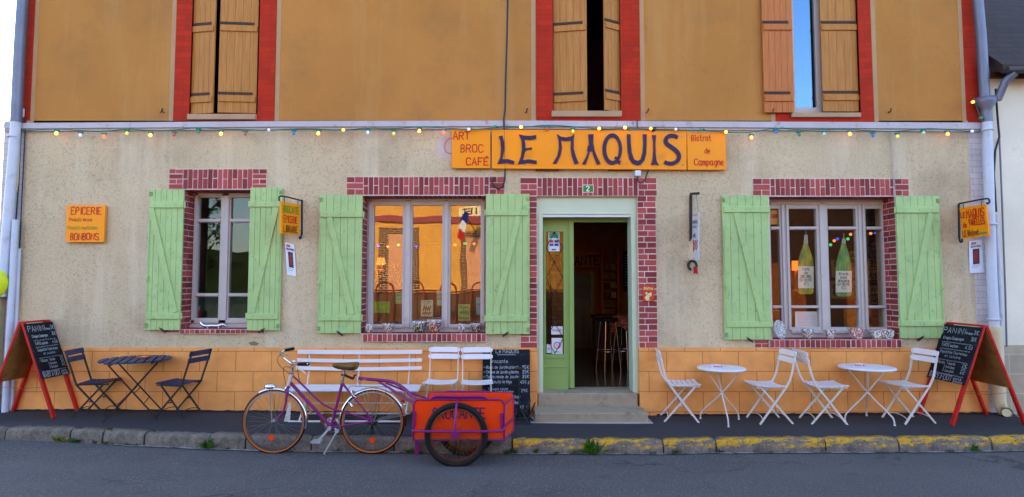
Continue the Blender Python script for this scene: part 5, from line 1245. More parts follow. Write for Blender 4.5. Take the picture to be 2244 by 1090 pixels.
mb=MB().tube([b2(748,822),b2(755,822),b2(763,826),b2(775,830.5)],.013,9); mb.tube([b2(774.5,831),b2(776.5,823),b2(781,822)],.010,9); mb.build('hitch',M['black_metal'],bike)
# rack
mb=MB()
for s in (-1,1): mb.tube(smooth([b2(763,852,s*.04),b2(770,845.5,s*.055),b2(782,847,s*.06),b2(840,848.5,s*.06),b2(855,848,s*.05)],1),.0045,7); mb.tube([b2(847,849,s*.06),b2(820,921,s*.065)],.0035,6)
for px in (775,800,825,853): mb.tube([b2(px,848,-.058),b2(px,848,.058)],.004,6)
mb.tube(smooth([b2(779,848,-.05),b2(779.5,842,-.04),b2(784,834,0),b2(788,840,.04),b2(790,848,.05)],1),.003,6); mb.tube([b2(800,847,-.02),b2(842,848,-.02)],.004,6)
mb.build('rack',M['steel'],bike)
# drive train
mb=MB().lathe([(.055,-.002),(.092,-.002),(.092,.003),(.055,.003),(.055,-.002)],BB+V((0,.045,0)),32,0,'y',True,False); mb.bar(BB+V((0,.045,0))-V((.07,0,0)),BB+V((0,.045,0))+V((.07,0,0)),.02,.004); mb.build('chainring',M['steel'],bike)
mb=MB(); P=smooth([b2(702,926,.05),b2(701,915,.05),b2(704,908,.05),b2(712,906,.05),b2(733,909,.05),b2(738,914,.05)],1); Q=smooth([b2(709,932,.05),b2(710,922,.05),b2(713,917,.05),b2(720,915,.05),b2(732,916,.05),b2(738,917,.05)],1); mb.prism(P+Q[::-1],UY,.03); mb.build('chain_guard',pm('brown_guard',lin(120,78,30),.4,var=.15),bike)
mb=MB(); mb.tube([BB+V((0,.047,.09)),cr+V((0,.04,.035))],.0035,5); mb.tube([BB+V((0,.047,-.09)),b2(745,952,.047),b2(790,953,.045),b2(813,948,.042)],.0035,5); mb.build('chain',M['rubber'],bike)
mb=MB(); mb.lathe([(.0,.02),(.052,.022),(.05,.026),(.04,.03),(.036,.036),(.028,.042),(.0,.043)],cr,22,0,'y'); mb.build('sprocket',M['dark_metal'],bike)
mb=MB()
for px,py in ((816,937),(817,947.5)): mb.lathe([(.0,-.004),(.021,-.004),(.021,.004),(0,.004)],b2(px,py,.04),12,0,'y')
mb.bar(b2(815.5,931,.05),b2(817,949,.05),.012,.01); mb.build('derailleur',M['dark_metal'],bike)
ca=BB-V((0,.055,0)); pe=b2(699,964.5,-.075); mb=MB().bar(ca,pe,.022,.013,0,UY); mb.lathe([(.02,-.012),(.02,.012)],ca,12,0,'y'); mb.build('crank',M['alloy'],bike)
mb=MB(); pc=b2(694,967.5,-.13)
for s in (-1,1): mb.box(pc+V((-.045,s*.032-.006,-.012)),pc+V((.045,s*.032+.006,.012)))
mb.tube([pe,pc+V((.0,-.04,0))],.006,6); mb.box(pc+V((-.05,-.04,-.01)),pc+V((-.04,.04,.01))); mb.box(pc+V((.04,-.04,-.01)),pc+V((.05,.04,.01))); mb.build('pedal',M['alloy'],bike)
cb=BB+V((.07,.065,.10)); mb=MB().bar(BB+V((0,.055,0)),cb,.02,.012,0,UY); mb.build('crank',M['chrome'],bike)
ks=b2(739,945,-.05); kf=ground(710.4,995.5,zr); mb=MB().tube([ks,ks+(kf-ks)*.85,kf],[.010,.009,.008],8); mb.lathe([(.02,-.02),(.02,.02)],ks,12,0,'y'); mb.tube([ks,BB+V((.05,-.03,-.01))],.012,8); mb.build('kickstand',M['alloy'],bike)
# reflectors, dynamo, rear lamp
RO=pm('amber_reflector',lin(255,70,10),.25,var=.15,vs=90)
for px,py in ((594.7,959.5),(816.3,965.5)):
    c=b2(px,py,-.012); MB().lathe([(.026,-.006),(.03,0),(.026,.006)],c,16,0,'y').build('reflector',RO,bike).scale=(1,1,1)
mb=MB().tube([b2(772,891,-.05),b2(768,884,-.045)],[.017,.013],10); mb.tube([b2(768,884,-.045),b2(763,882,-.04)],.008,8); mb.build('dynamo',M['chrome'],bike)
mb=MB().sphere(b2(883,879,0),.022,10,8,(1.1,.7,.7)); mb.build('rear_lamp',pm('red_lens',lin(170,20,20),.2),bike); MB().sphere(b2(887,887,0),.016,10,6,(1,1,1)).build('rear_reflector',M['chrome'],bike)
# ================================================================ TRAILER
YN,YF=-1.555,-1.19
zb_=zr(-.7)
tr=thing('bike_trailer',(at(1000,960,-1.4).x,-1.38,zb_),'orange two-wheeled bicycle trailer with purple tube frame and violet lettering','trailer')
N_=lambda px,py:at(px,py,YN)
zt=N_(1000,876).z; zbt=N_(1000,965).z; x0,x1=N_(906,900).x,N_(1105,900).x; fx=.09
def frame_loop(y,dx,r,name):
    X0,X1=x0+dx,x1+dx; c=.05
    P=[V((X0,y,zbt)),V((X0,y,zt-c))]+[V((X0+c,y,zt-c))+V((-c*math.cos(R(a)),0,c*math.sin(R(a)))) for a in (22,45,68,90)]+[V((X1-c,y,zt-c))+V((c*math.sin(R(a)),0,c*math.cos(R(a)))) for a in (0,22,45,68,90)]+[V((X1,y,zbt))]
    MB().tube(P,r,9).build(name,PU,tr)
    MB().tube([P[0],P[-1]],r,9).build('bottom_rail',PU,tr)
    return P
P1=frame_loop(YN,0,.0095,'side_frame'); P2=frame_loop(YF,fx,.0095,'side_frame')
for a,b in ((P1[0],P2[0]),(P1[-1],P2[-1])): MB().tube([a,b],.011,9).build('cross_rail',PU,tr)
for a,b in ((P1[-2]-V((0,0,.0)),P2[-2]),(P1[1],P2[1])): MB().tube([a,b],.008,9).build('cross_rail',PU,tr)
s1=MB().prism([p+V((0,.006,0)) for p in P1],UY,.008); pn=s1.build('side_panel',M['orange_panel'],tr)
MB().prism([p+V((0,-.01,0)) for p in P2],UY,.008).build('side_panel',M['orange_panel'],tr)
for (a,b,nm) in ((P1[-1],P2[-1],'end_panel'),(P1[0],P2[0],'end_panel')):
    k=V((-.012 if nm and a is P1[-1] else .012,0,0)); up=UZ*(zt-zbt-.06); MB().prism([a+k,b+k,b+k+up,a+k+up],UX,.006).build(nm,M['orange_panel'],tr)
MB().prism([P1[0]+UZ*.01,P1[-1]+UZ*.01,P2[-1]+UZ*.01,P2[0]+UZ*.01],UZ,.01).build('floor_panel',M['ply'],tr)
mb=MB(); k=(N_(1001,900)-N_(1000,900)).length
write(mb,'BROCANTE',N_(949,917.5)+V((0,.006,0)),UX,UZ,NF,22*k,3.1*k,0,.002,114*k,.12); mb.build('lettering',M['violet_ink'],pn)
# outer rail that carries the wheel, with its upright and bracket
yo=-1.725
r0,r1=at(906,943.5,YN),at(1105,947.5,YN); zr_=at(1000,946,yo).z
MB().tube(smooth([r0,V((r0.x+.01,yo+.03,zr_)),V((r0.x+.05,yo,zr_)),V((r1.x-.05,yo,zr_)),V((r1.x-.01,yo+.03,zr_)),V((r1.x+.0,YN,zr_)),V((r1.x+fx,YF,zr_))],2),.012,9).build('outer_rail',PU,tr)
cxw=at(999.6,953,-1.625)
zc=at(1000,953,-1.625).z; TR=zc-zr(cxw.x)+.012
MB().tube([V((cxw.x+.01,YN-.005,zt+.002)),V((cxw.x+.01,yo+.04,zt-.015)),V((cxw.x+.009,yo-.004,zt-.05)),V((cxw.x,yo-.006,zr_))],.012,9).build('wheel_upright',PU,tr)
MB().box((cxw.x-.036,yo-.012,zc-.004),(cxw.x+.036,yo+.0,zr_)).build('axle_bracket',PU,tr,.003)
for y,x in ((-1.625,cxw.x),(-1.255,cxw.x+.07)):
    c=V((x,y,zr(x)-.014+TR))
    wheel(tr,c,TR,.0275,TR-.053,M['rubber'],pm('brown_rim',lin(112,62,44),.45,.3,var=.2),32,spoke_r=.0016,hubr=.022,spm='rust_steel')
MB().tube([V((cxw.x,-1.73,zc)),V((cxw.x+.08,YF,zc))],.008,8).build('axle',M['steel'],tr)
# raised handle rails
for (y,dx,hh,pts) in ((YN-.01,0,.0,((944,875.5),(950,869.5),(962,868),(1000,870),(1040,869),(1061,869.5),(1068,875.5))),):
    MB().tube(smooth([at(px,py,y) for px,py in pts],2),.0125,9).prism([at(px,py,y+.006) for px,py in ((944,876),(950,870),(1000,871),(1061,870.5),(1068,876))],UY,.006).build('handle_rail',PU,tr)
pts=[at(px,py,YF) for px,py in ((969,867),(973,859.5),(980,858),(1070,858.5),(1077,860),(1082,867))]
MB().tube(smooth(pts,1),.010,9).build('handle_rail',PU,tr); MB().prism([p+V((0,.002,-.002)) for p in pts],UY,.006).build('raised_panel',M['orange_inner'],tr)
for px,t,b in ((909,902,934),(1099.5,905,938)): a=N_(px-2.8,b); c=N_(px+2.8,t); MB().box((a.x,YN-.02,a.z),(c.x,YN-.004,c.z)).build('side_plate',PU,tr,.002)
lx=N_(914.5,970).x; lx=at(914.5,970,-1.24).x; MB().box((lx-.022,-1.26,zr(lx)-.005),(lx+.022,-1.225,zbt)).build('prop_leg',PU,tr,.003)
# tow bar
bt=lambda px,py,y:at(px,py,y)
MB().tube(smooth([bt(787.5,829.3,-1.235),bt(800,830.5,-1.24),bt(841,834,-1.26),bt(858,836.5,-1.29),bt(873,843,-1.33),bt(886,852,-1.38),bt(897,862,-1.44),bt(905,870,-1.50),bt(911,878,-1.54)],2),.0165,10).build('tow_bar',PU,tr)
MB().tube([bt(786,829,-1.235),bt(797,830.5,-1.238)],.019,10).build('tow_head',PU,tr)
MB().tube([bt(831,837.5,-1.25),bt(906,883,-1.545)],.012,9).build('tow_bar',PU,tr)
MB().tube([bt(846,840,-1.25),bt(886,856,-1.30)],.010,9).tube([bt(886,856,-1.30),bt(936,873.5,-1.20)],.009,9).build('tow_brace',PU,tr)
mb=MB(); 
for px in (797,801): mb.lathe([(.008,-.02),(.008,.02)],bt(px,832,-1.25),8,0,'y')
mb.build('tow_bolt',M['steel'],tr)
# ================================================================ ON THE SILLS
def sill_z(h): return h[2]+.006
def pot(px,py_b,wpx,hpx,y,mt,zs,label,rim=None,shape='bowl'):
    k=(at(px+1,700,y)-at(px,700,y)).length; r=wpx*k/2; h=hpx*k; c=V((at(px,py_b,y).x,y,zs))
    o=thing('mosaic_pot',c,label,'pot')
    if shape=='bowl': pr=[(0,0),(r*.55,0),(r*.6,h*.06),(r*.8,h*.35),(r*.95,h*.75),(r,h*.94),(r*.97,h),(r*.9,h),(r*.86,h*.9),(r*.6,h*.3),(0,h*.2)]
    elif shape=='round': pr=[(0,0),(r*.5,0),(r*.82,h*.25),(r,h*.6),(r*.94,h*.92),(r*.9,h),(r*.82,h),(r*.8,h*.85),(0,h*.3)]
    else: pr=[(0,0),(r*.7,0),(r*.74,h*.1),(r*.9,h*.8),(r,h),(r*.92,h),(r*.85,h*.85),(0,h*.3)]
    MB().lathe(pr,c,22).build('bowl',mt,o)
    if rim:
        MB().lathe([(r*.985,h*.80),(r*1.02,h*.84),(r*1.02,h*.99),(r*.98,h*1.01),(r*.93,h*1.0)],c,22).build('rim',rim,o)
    return o
z2=sill_z(W2)
MO=M['mosaic']
pot(809,731,17,19,.02,MO,z2,'tiny pale mosaic pot at the left end of the middle window sill',shape='round')
pot(851,731,26,20,.05,MO,z2,'pale mosaic bowl, second from the left on the middle window sill')
pot(919,731,33,25,.06,M['mosaic_green'],z2,'dark green mosaic bowl with colourful rim on the middle window sill',mosaic('rim_mosaic',lin(214,206,198),lin(40,150,170),60))
pot(952,731,33,28,.06,M['mosaic_rust'],z2,'rust red mosaic bowl with pale rim on the middle window sill',M['mosaic_fine'])
pot(1011.5,731,16,19,.06,MO,z2,'tiny pale mosaic pot, second from the right on the middle window sill',shape='round')
pot(1044,731,25,20,.06,M['mosaic_green'],z2,'small greenish mosaic bowl at the right end of the middle window sill',M['mosaic_fine'])
z3=sill_z(W3)
pot(1770.5,743,26,21,.03,MO,z3,'mosaic bowl with blue rim on the right window sill',M['mosaic_blue'])
pot(1820,743,23,19,.03,MO,z3,'small multicoloured mosaic bowl in the middle of the right window sill')
pot(1877,743,33,24,.03,M['mosaic_red'],z3,'mosaic bowl with crimson rim on the right window sill',M['mosaic_red'],'cone')
k=(at(1001,700,.03)-at(1000,700,.03)).length; c=V((at(1933,740,.03).x,.03,z3))
o=thing('mosaic_planter',c,'long low mosaic planter at the right end of the right window sill','planter')
hw,h=24.5*k,19*k; mb=MB(); outl=lambda s,z:[c+V((hw*s*math.copysign(abs(math.cos(R(a)))**.5,math.cos(R(a))),.06*s*math.copysign(abs(math.sin(R(a)))**.5,math.sin(R(a))),z)) for a in range(0,360,15)]
L_=[outl(.86,0),outl(.97,h*.4),outl(1,h*.8),outl(.98,h),outl(.88,h),outl(.84,h*.4)]; n=24; fs=[tuple(range(n))[::-1]]
for i in range(5): fs+=[(i*n+q,i*n+(q+1)%n,(i+1)*n+(q+1)%n,(i+1)*n+q) for q in range(n)]
fs.append(tuple(range(5*n,6*n))); mb.add([p for l in L_ for p in l],fs,0,False).build('trough',MO,o)
c=V((at(1708,720,.0).x,-.01,z3+.115)); o=thing('mosaic_plate',V((c.x,c.y,z3)),'round mosaic plate standing at the left end of the right window sill','plate')
mb=MB(); mb.lathe([(0,.02),(.05,.018),(.075,.006),(.118,-.012),(.122,-.006),(.08,.016),(.05,.028),(0,.03)],V((0,0,0)),28,0,'y')
rot=Matrix.Rotation(R(-16),3,'X')@Matrix.Rotation(R(32),3,'Z'); mb.v=[rot@v+c for v in mb.v]; mb.build('disc',M['mosaic_fine'],o)
# silver ornament on the sill of the leftmost window
z1=sill_z(W1); c=V((at(467,714,.1).x,.08,z1)); o=thing('silver_ornament',c,'silvery lizard-like ornament lying on the sill of the leftmost window','ornament')
mb=MB(); mb.tube(smooth([c+V((-.15,0,.075)),c+V((-.13,0,.05)),c+V((-.08,-.01,.028)),c+V((0,.0,.034)),c+V((.08,-.01,.030)),c+V((.13,0,.05)),c+V((.155,.02,.03))],2),[.005,.01,.012,.016,.02,.022,.024,.024,.024,.026,.026,.028,.028,.028,.026,.024,.022,.02,.018,.016,.012,.01,.006,.004][:len(smooth([V((0,0,0))]*7,2))] if False else .022,10); mb.build('body',M['chrome'],o)
for s in (-1,1):
    for dx in (-.07,.07): MB().tube([c+V((dx,0,.03)),c+V((dx+.02,s*.03,.03)),c+V((dx+.03,s*.04,.0))],.007,6).build('leg',M['chrome'],o)
# ================================================================ BEHIND THE PANES
def sheet(name,l,r,t,b,y,mt,label,cat,lines=None,ink=None,tilt=0):
    a=at(l,b,y); c=at(r,t,y); o=thing(name,((a.x+c.x)/2,y,a.z),label,cat)
    MB().box((a.x,y,a.z),(c.x,y+.002,c.z)).build('sheet',mt,o)
    if lines:
        mb=MB(); k=(c.x-a.x)
        for (t_,u,v,h_,w_) in lines:
            hh=(c.z-a.z)*h_
            if t_=='~': squiggle(mb,V((a.x+k*u,y,a.z+(c.z-a.z)*v)),UX,UZ,NF,k*w_,hh*.5,max(.002,hh*.25),0,.001)
            else: write(mb,t_,V((a.x+k*u,y,a.z+(c.z-a.z)*v)),UX,UZ,NF,hh,hh*.15,0,.001,k*w_)
        mb.build('lettering',ink or M['ink_dark'],o)
    return o
yg=YW+.05
PG=lambda n,c,v=.15:pm(n,c,.75,var=v,vs=14)
sheet('notice',819,854,661,686,yg,PG('green_paper',lin(150,178,40)),'lime green paper notice at the lower left of the middle window','notice',[('WIFI',.3,.66,.2,.4),('~',.15,.4,.12,.7),('~',.15,.2,.12,.6)],M['ink_green'])
sheet('notice',866.5,881,641,666,yg,PG('pale_green_paper',lin(190,196,120)),'pale green paper notice beside the first mullion of the middle window','notice',[('~',.1,.7,.1,.8),('~',.1,.4,.1,.8)])
sheet('notice',922,949,658,694,yg,PG('cream_paper',lin(226,196,150)),'cream drawing pinned in the central pane of the middle window','notice',[('27',.5,.78,.14,.3),('~',.2,.5,.3,.6),('~',.15,.2,.2,.7)],M['ink_red'])
sheet('notice',957,969,637,670,yg,PG('beige_paper',lin(214,190,150)),'narrow beige notice at the right edge of the central pane in the middle window','notice',[('~',.1,.7,.1,.8),('~',.1,.45,.1,.8)])
sheet('notice',1004,1030,667,703,yg,PG('spotted_paper',lin(224,190,110),.3),'yellow flowery notice in the right pane of the middle window','notice',[('~',.1,.8,.16,.8),('~',.15,.5,.3,.7),('~',.1,.15,.2,.8)],M['ink_green'])
sheet('notice',1043.5,1053,652,690,yg,PG('blue_paper',lin(160,180,180)),'narrow bluish notice at the right edge of the middle window','notice',[('~',.1,.6,.1,.8)])
sheet('menu_sheet',1743,1791.5,683,717,yg,PG('menu_paper',lin(232,226,236),.03),'white menu sheet with pale print behind the right window','menu',[('~',.12,.85,.05,.3)]+[('~',.1+.0*i,.74-.09*i,.05,.5) for i in range(8)]+[('~',.66,.74-.09*i,.05,.25) for i in range(8)],pm('pale_print',lin(170,150,190),.8))
sheet('notice',1688,1706,461,492,yg,PG('amber_card',lin(232,180,90)),'small amber advertising card in the top left pane of the right window','notice',[('TERROIR',.1,.45,.24,.8)],M['ink_red'])
sheet('sticker',1202,1226,509.5,551,yd+.0195,PG('white_sticker',lin(226,232,240),.02),'white payment card sticker at the top of the door glass','sticker')
for (l,r,t,b,c) in ((1203.5,1224.5,511,522,lin(70,160,130)),(1204,1213,526.5,532,lin(220,60,40)),(1215,1224,526.5,532,lin(50,70,160)),(1204,1213,534,539.5,lin(50,90,180)),(1215,1224,534,539.5,lin(50,60,140)),(1209,1218,546,549,lin(60,90,200))):
    a=at(l,b,yd+.019); c_=at(r,t,yd+.019); tag(MB().box((a.x,yd+.0175,a.z),(c_.x,yd+.0190,c_.z)).build('card_mark',pm('card_print',c,.6,var=.05),bpy.data.objects['sticker']))
sheet('sticker',1208,1233,715.6,733.5,yd+.0195,M['paper'],'white sticker with red line of text low on the door glass','sticker',[('Interdit',.1,.4,.28,.8)],M['ink_red'])
o=sheet('sticker',1209,1233,741,776,yd+.0195,M['paper'],'white sticker with red no-entry ring at the bottom of the door glass','sticker',[('~',.2,.12,.08,.6)])
c=at(1221,757,yd+.017); mb=MB().tube(arc(c,.040,0,360,24)[:-1],.005,6,0,True).bar(c+V((-.028,0,.028)),c+V((.028,0,-.028)),.008,.002).build('ring',M['ink_red'],o)
sheet('sticker',1198,1208,755,774,yd+.0195,M['paper'],'small white sticker in the bottom left corner of the door glass','sticker',[('~',.2,.5,.2,.6)])
# bottle-shaped painted boards hanging in the right window
def bottle_board(px,top,nt,body,bot,hw,lt,lb,col,label,txt):
    y=YW+.07; o=thing('bottle_sign',(at(px,bot,y).x,y,at(px,bot,y).z),label,'sign')
    pts=[(px-3.2,top),(px+3.2,top),(px+4,nt)]+[(px+4+(hw-4)*(math.sin(math.pi/2*t)**1.3),nt+(body-nt)*t) for t in (.2,.4,.6,.8,1)]+[(px+hw,bot-4),(px+hw-4,bot),(px-hw+4,bot),(px-hw,bot-4)]+[(px-4-(hw-4)*(math.sin(math.pi/2*t)**1.3),nt+(body-nt)*t) for t in (1,.8,.6,.4,.2)]+[(px-4,nt)]
    MB().prism([at(a,b,y) for a,b in pts],UY,.012).build('board',col,o)
    MB().prism([at(a,b,y-.001) for a,b in ((px-hw-.5,lt),(px+hw+.5,lt),(px+hw+.5,lb),(px-hw-.5,lb))],NF,.002).build('paper_label',pm('label_paper',lin(226,218,204),.7,var=.05),o)
    MB().prism([at(a,b,y-.001) for a,b in ((px-3.6,top-3),(px+3.6,top-3),(px+4.4,nt+2),(px-4.4,nt+2))],NF,.003).build('capsule',M['steel'],o)
    mb=MB()
    for i,(t,w_) in enumerate(txt):
        k=(at(px+1,lt,y)-at(px,lt,y)).length
        write(mb,t,at(px-w_/2,lt+(lb-lt)*(.19+.165*i),y-.003),UX,UZ,NF,5.6*k,.9*k,0,.001,w_*k,.3)
    mb.build('lettering',M['ink_dark'],o)
    MB().tube([at(px,top,y+.005),at(px,top-14,y+.005)],.003,5).build('cord',M['white_metal'],o)
def bottle_mat(name,a,b):
    t=NT(name); t.set(.4); t.col(t.mix(t.ramp(t.noise(9,4,.6,t.map((2,1,.6))),.38,.66),a,b)); return t.m
bottle_board(1766,518,533,580,645,16.5,584,632,bottle_mat('yellow_green_paint',lin(104,118,60),lin(196,178,40)),'yellow green bottle-shaped painted board hanging in the right window, the left of two',(('VINS',15),('de',8),('CHEZ NOUS',22),('EN VENTE',26),('ICI',10)))
bottle_board(1849,526,532,590,650,17,594,641,bottle_mat('deep_green_paint',lin(44,120,64),lin(150,176,90)),'deep green bottle-shaped painted board hanging in the right window, the right of two',(('Bière du',20),('pays',14),('Brasserie',24),('EN VENTE',26),('ICI',10)))
# red tin on the sill inside the leftmost window
c=at(434.8,697,.34); o=thing('spray_can',c,'red can with grey top behind the leftmost window','can'); MB().lathe([(0,0),(.032,0),(.032,.1),(.026,.115)],c,14).build('body',pm('red_can',lin(170,20,24),.35),o); MB().lathe([(.024,.115),(.024,.16),(0,.162)],c,14).build('cap',M['steel'],o)
mb=MB(); x0,x1=X(425,600,.5),X(575,600,.5); n=26; vs=[]
for i in range(n+1):
    x=x0+(x1-x0)*i/n; vs+=[V((x,.5+.015*math.sin(i*1.9),Z(700,.5)-.1)),V((x,.5+.015*math.sin(i*1.9+.4),Z(651,.5)))]
mb.add(vs,[(2*i,2*i+2,2*i+3,2*i+1) for i in range(n)],0,True); ob=mb.build('cafe_curtain',pm('dark_curtain',lin(62,70,82),.8,var=.2)); sm=ob.modifiers.new('s','SOLIDIFY'); sm.thickness=.004; tag(ob,'dark half curtain behind the bottom panes of the leftmost window','curtain')
# --- room behind the middle window
zc=Z(634,.75); o=thing('counter',(-1.9,.9,ZFLOOR),'orange wooden counter inside behind the middle window','counter')
mb=MB().box((X(806,600,.8),.8,ZFLOOR),(X(1060,600,.8),.84,zc-.03)); mb.build('front_panel',M['wood_orange'],o); MB().box((X(804,600,.8),.77,zc-.03),(X(1062,600,.8),1.25,zc)).build('worktop',M['wood_dark'],o)
def lampshade(px,pt,pb,w0,w1,y,col,es,label,base_to,en=3):
    k=(at(px+1,600,y)-at(px,600,y)).length; c=at(px,pb,y); h=(pb-pt)*k; o=thing('table_lamp',V((c.x,c.y,base_to)),label,'lamp')
    n=36; prof=[(w1*k/2,0),(w0*k/2,h)]
    mb=MB(); vs=[]
    for r,z in prof:
        for q in range(n): a=2*math.pi*q/n; rr=r*(1+(.03 if q%2 else 0)); vs.append(c+V((rr*math.cos(a),rr*math.sin(a),z)))
    mb.add(vs,[(q,(q+1)%n,n+(q+1)%n,n+q) for q in range(n)])
    ob=mb.build('lamp_shade',pm('lit_shade_'+str(int(px)),col,.8,var=.05,emit=col,es=es),o); s_=ob.modifiers.new('s','SOLIDIFY'); s_.thickness=.003
    MB().lathe([(.0,base_to-c.z),(.06,base_to-c.z),(.05,base_to-c.z+.02),(.012,base_to-c.z+.04),(.02,(base_to-c.z)*.5),(.01,0),(.01,h*.5)],c,12).build('lamp_base',M['wood_dark'],o)
    L=bpy.data.lights.new('lamp_bulb','POINT'); L.energy=en; L.color=(1,.55,.2); L.shadow_soft_size=.03; lo=bpy.data.objects.new('lamp_bulb',L); COL.objects.link(lo); lo.parent=o; lo.location=c+V((0,0,h*.5))-o.location
    return o
lampshade(835,565,579,14,20,1.0,(1,.30,.05),.32,'lit pleated table lamp behind the left pane of the middle window',Z(592,1.0)-.02)
yb_=1.0; o=thing('cabinet',(X(838,600,1.1),1.1,zc),'dark red cabinet under the table lamp behind the middle window','cabinet'); MB().box((X(816,600,1.0),.9,zc+.002),(X(862,600,1.0),1.2,Z(594,1.0)-.02)).build('body',pm('red_brown_wood',lin(120,44,24),.5,var=.2),o); MB().box((X(813,600,1.0),.88,Z(594,1.0)-.02),(X(864,600,1.0),1.22,Z(592,1.0)-.02)).build('top',pm('red_top',lin(170,60,30),.4),o)
def plant(c,h,n,label,sp=.5,lw=.03,mt=None,name='potted_plant'):
    o=thing(name,c,label,'plant'); mb=MB()
    for i in range(n):
        a=random.uniform(0,6.28); t=random.uniform(.2,1); b=c+V((math.cos(a)*h*sp*t*.6,math.sin(a)*h*sp*t*.6,h*random.uniform(.3,.95))); d=V((math.cos(a+random.uniform(-1,1)),math.sin(a),random.uniform(-.3,.6)))*h*.22
        mb.leaf(b,b+d,h*.1,h*.03)
        if i%4==0: mb.tube([c+V((0,0,h*.15)),b],.003,4)
    mb.build('foliage',mt or pm('houseplant_leaf',lin(44,66,30),.5,var=.3),o)
    MB().lathe([(0,0),(h*.12,0),(h*.16,h*.2),(h*.14,h*.2),(0,h*.17)],c,14).build('pot',pm('clay_pot',lin(120,70,44),.8),o)
plant(V((X(868,600,.62),.84,zc)),.34,110,'leafy green houseplant on the counter behind the middle window, right of the lamp',.7)
plant(V((X(829,600,.62),.86,zc)),.26,80,'leafy green houseplant on the counter behind the middle window, under the lamp',.8)
# --- room behind the right window
o=thing('shelf_unit',(X(1850,600,1.6),1.6,ZFLOOR),'brown wooden wall of shelves behind the right window','shelf')
zl,zh=ZFLOOR,2.8
MB().box((X(1668,600,1.6),1.66,zl),(X(1990,600,1.6),1.7,zh)).build('back_panel',pm('warm_panel',lin(70,40,22),.7,var=.25,vs=5),o)
for pz in (700,660,610): MB().box((X(1870,600,1.6),1.45,Z(pz,1.5)),(X(1990,600,1.6),1.66,Z(pz,1.5)+.02)).build('shelf',M['wood_dark'],o)
def plate(l,r,t,b,y,txt,bgc,label):
    a=at(l,b,y); c=at(r,t,y); o=thing('number_plate',((a.x+c.x)/2,y,a.z),label,'plate')
    MB().box((a.x,y,a.z),(c.x,y+.01,c.z)).build('plate',pm('plate_paint',bgc,.5,var=.12),o,.004)
    mb=MB(); h=(c.z-a.z); write(mb,txt,V((a.x+(c.x-a.x)*.12,y,a.z+h*.2)),UX,UZ,NF,h*.6,h*.13,0,.002,(c.x-a.x)*.72,.1,mirror=True); mb.build('lettering',M['ink_dark'],o)
yl=1.2
plate(1862,1884,551,569,yl,"9A",lin(190,160,40),'yellow plate with dark characters hanging behind the right window, topmost')
plate(1822,1890,571,590,yl+.1,'8 2B',lin(150,116,72),'tan plate with dark characters behind the green bottle board, upper one')
plate(1822,1890,590,608,yl+.12,'er 16',lin(160,124,76),'tan plate with dark characters behind the green bottle board, middle one')
plate(1820,1884,616,655,yl+.14,'H 38',lin(158,124,82),'large tan plate behind the lower half of the green bottle board')
plate(1903,1919,566,590,yl,'UE',lin(184,120,50),'amber plate in the right light of the right window, upper one')
plate(1903,1921,592,614,yl,'nA',lin(176,140,84),'tan plate in the right light of the right window, second from top')
plate(1906,1922,627,645,yl,'Vt',lin(180,150,100),'pale plate in the right light of the right window, third from top')
plate(1908,1922,648,666,yl,'6A',lin(176,150,104),'pale plate in the right light of the right window, lowest one')
c=at(1922,551,1.0); o=thing('hat',c-V((0,0,.16)),'black rounded hat shape hanging behind the right window','hat'); MB().lathe([(0,.05),(.09,.045),(.13,.0),(.12,-.05),(0,-.06)],c,18,0,'y').build('body',M['rubber'],o)
lampshade(1743,572,592,13,14,1.05,(1,.18,.02),.4,'small glowing orange lamp behind the right window',Z(640,.95),6)
# strings of coloured bulbs indoors
def inner_bulbs(pts,label):
    o=thing('indoor_bulbs',at(*pts[0][:2],1.1),label,'string lights')
    MB().tube([at(px,py-3,1.1) for px,py,_ in pts],.004,5).build('wire',M['cable'],o)
    for px,py,cx in pts: MB().sphere(at(px,py,1.1),.022,10,6).build('bulb',pm('indoor_bulb',cx,.3,var=0,emit=cx,es=.3),o)
BL,GRN,ORG,YL=(.05,.08,1),(.03,.6,.15),(1,.3,.06),(1,.6,.1)
inner_bulbs([(1820,537,GRN),(1828,528,ORG),(1835,524,BL),(1858,524,GRN),(1864,514,ORG),(1908,512,ORG),(1919,511,BL),(1928,512,YL)],'string of coloured bulbs inside behind the right window')
inner_bulbs([(829,538,BL),(850,540,ORG),(873,537,GRN),(912,540,BL),(997,537,ORG),(1019,534,GRN),(1039,535,ORG)],'string of coloured bulbs inside behind the middle window')
# baskets and easel
c=V((X(1700,690,.8),.8,Z(700,.8)-.25)); o=thing('basket',c,'woven basket behind the left light of the right window','basket'); MB().lathe([(0,0),(.15,0),(.21,.2),(.23,.36),(.21,.37),(.14,.03),(0,.03)],c,20).build('body',pm('wicker',lin(140,92,44),.8,var=.3,vs=30,bump=.5,bs=60),o)
o=thing('side_table',(X(1800,690,.9),.9,ZFLOOR),'dark table inside behind the right window','table'); MB().box((X(1680,690,.7),.62,Z(700,.8)-.29),(X(1960,690,1.2),1.15,Z(700,.8)-.25)).build('tabletop',M['wood_dark'],o)
for x in (X(1690,690,.8),X(1940,690,.9)): MB().box((x-.03,.8,ZFLOOR),(x+.03,.86,Z(700,.8)-.29)).build('leg',M['wood_dark'],o)
for (l,r,t,b,cc,lb) in ((1850,1878,678,716,lin(150,110,50),'pale framed picture leaning behind the third light of the right window'),(1908,1930,676,716,lin(190,90,40),'orange framed picture leaning behind the last light of the right window')):
    sheet('picture',l,r,t,b,.6,pm('picture_paint',cc,.6,var=.5,vs=10),lb,'picture')
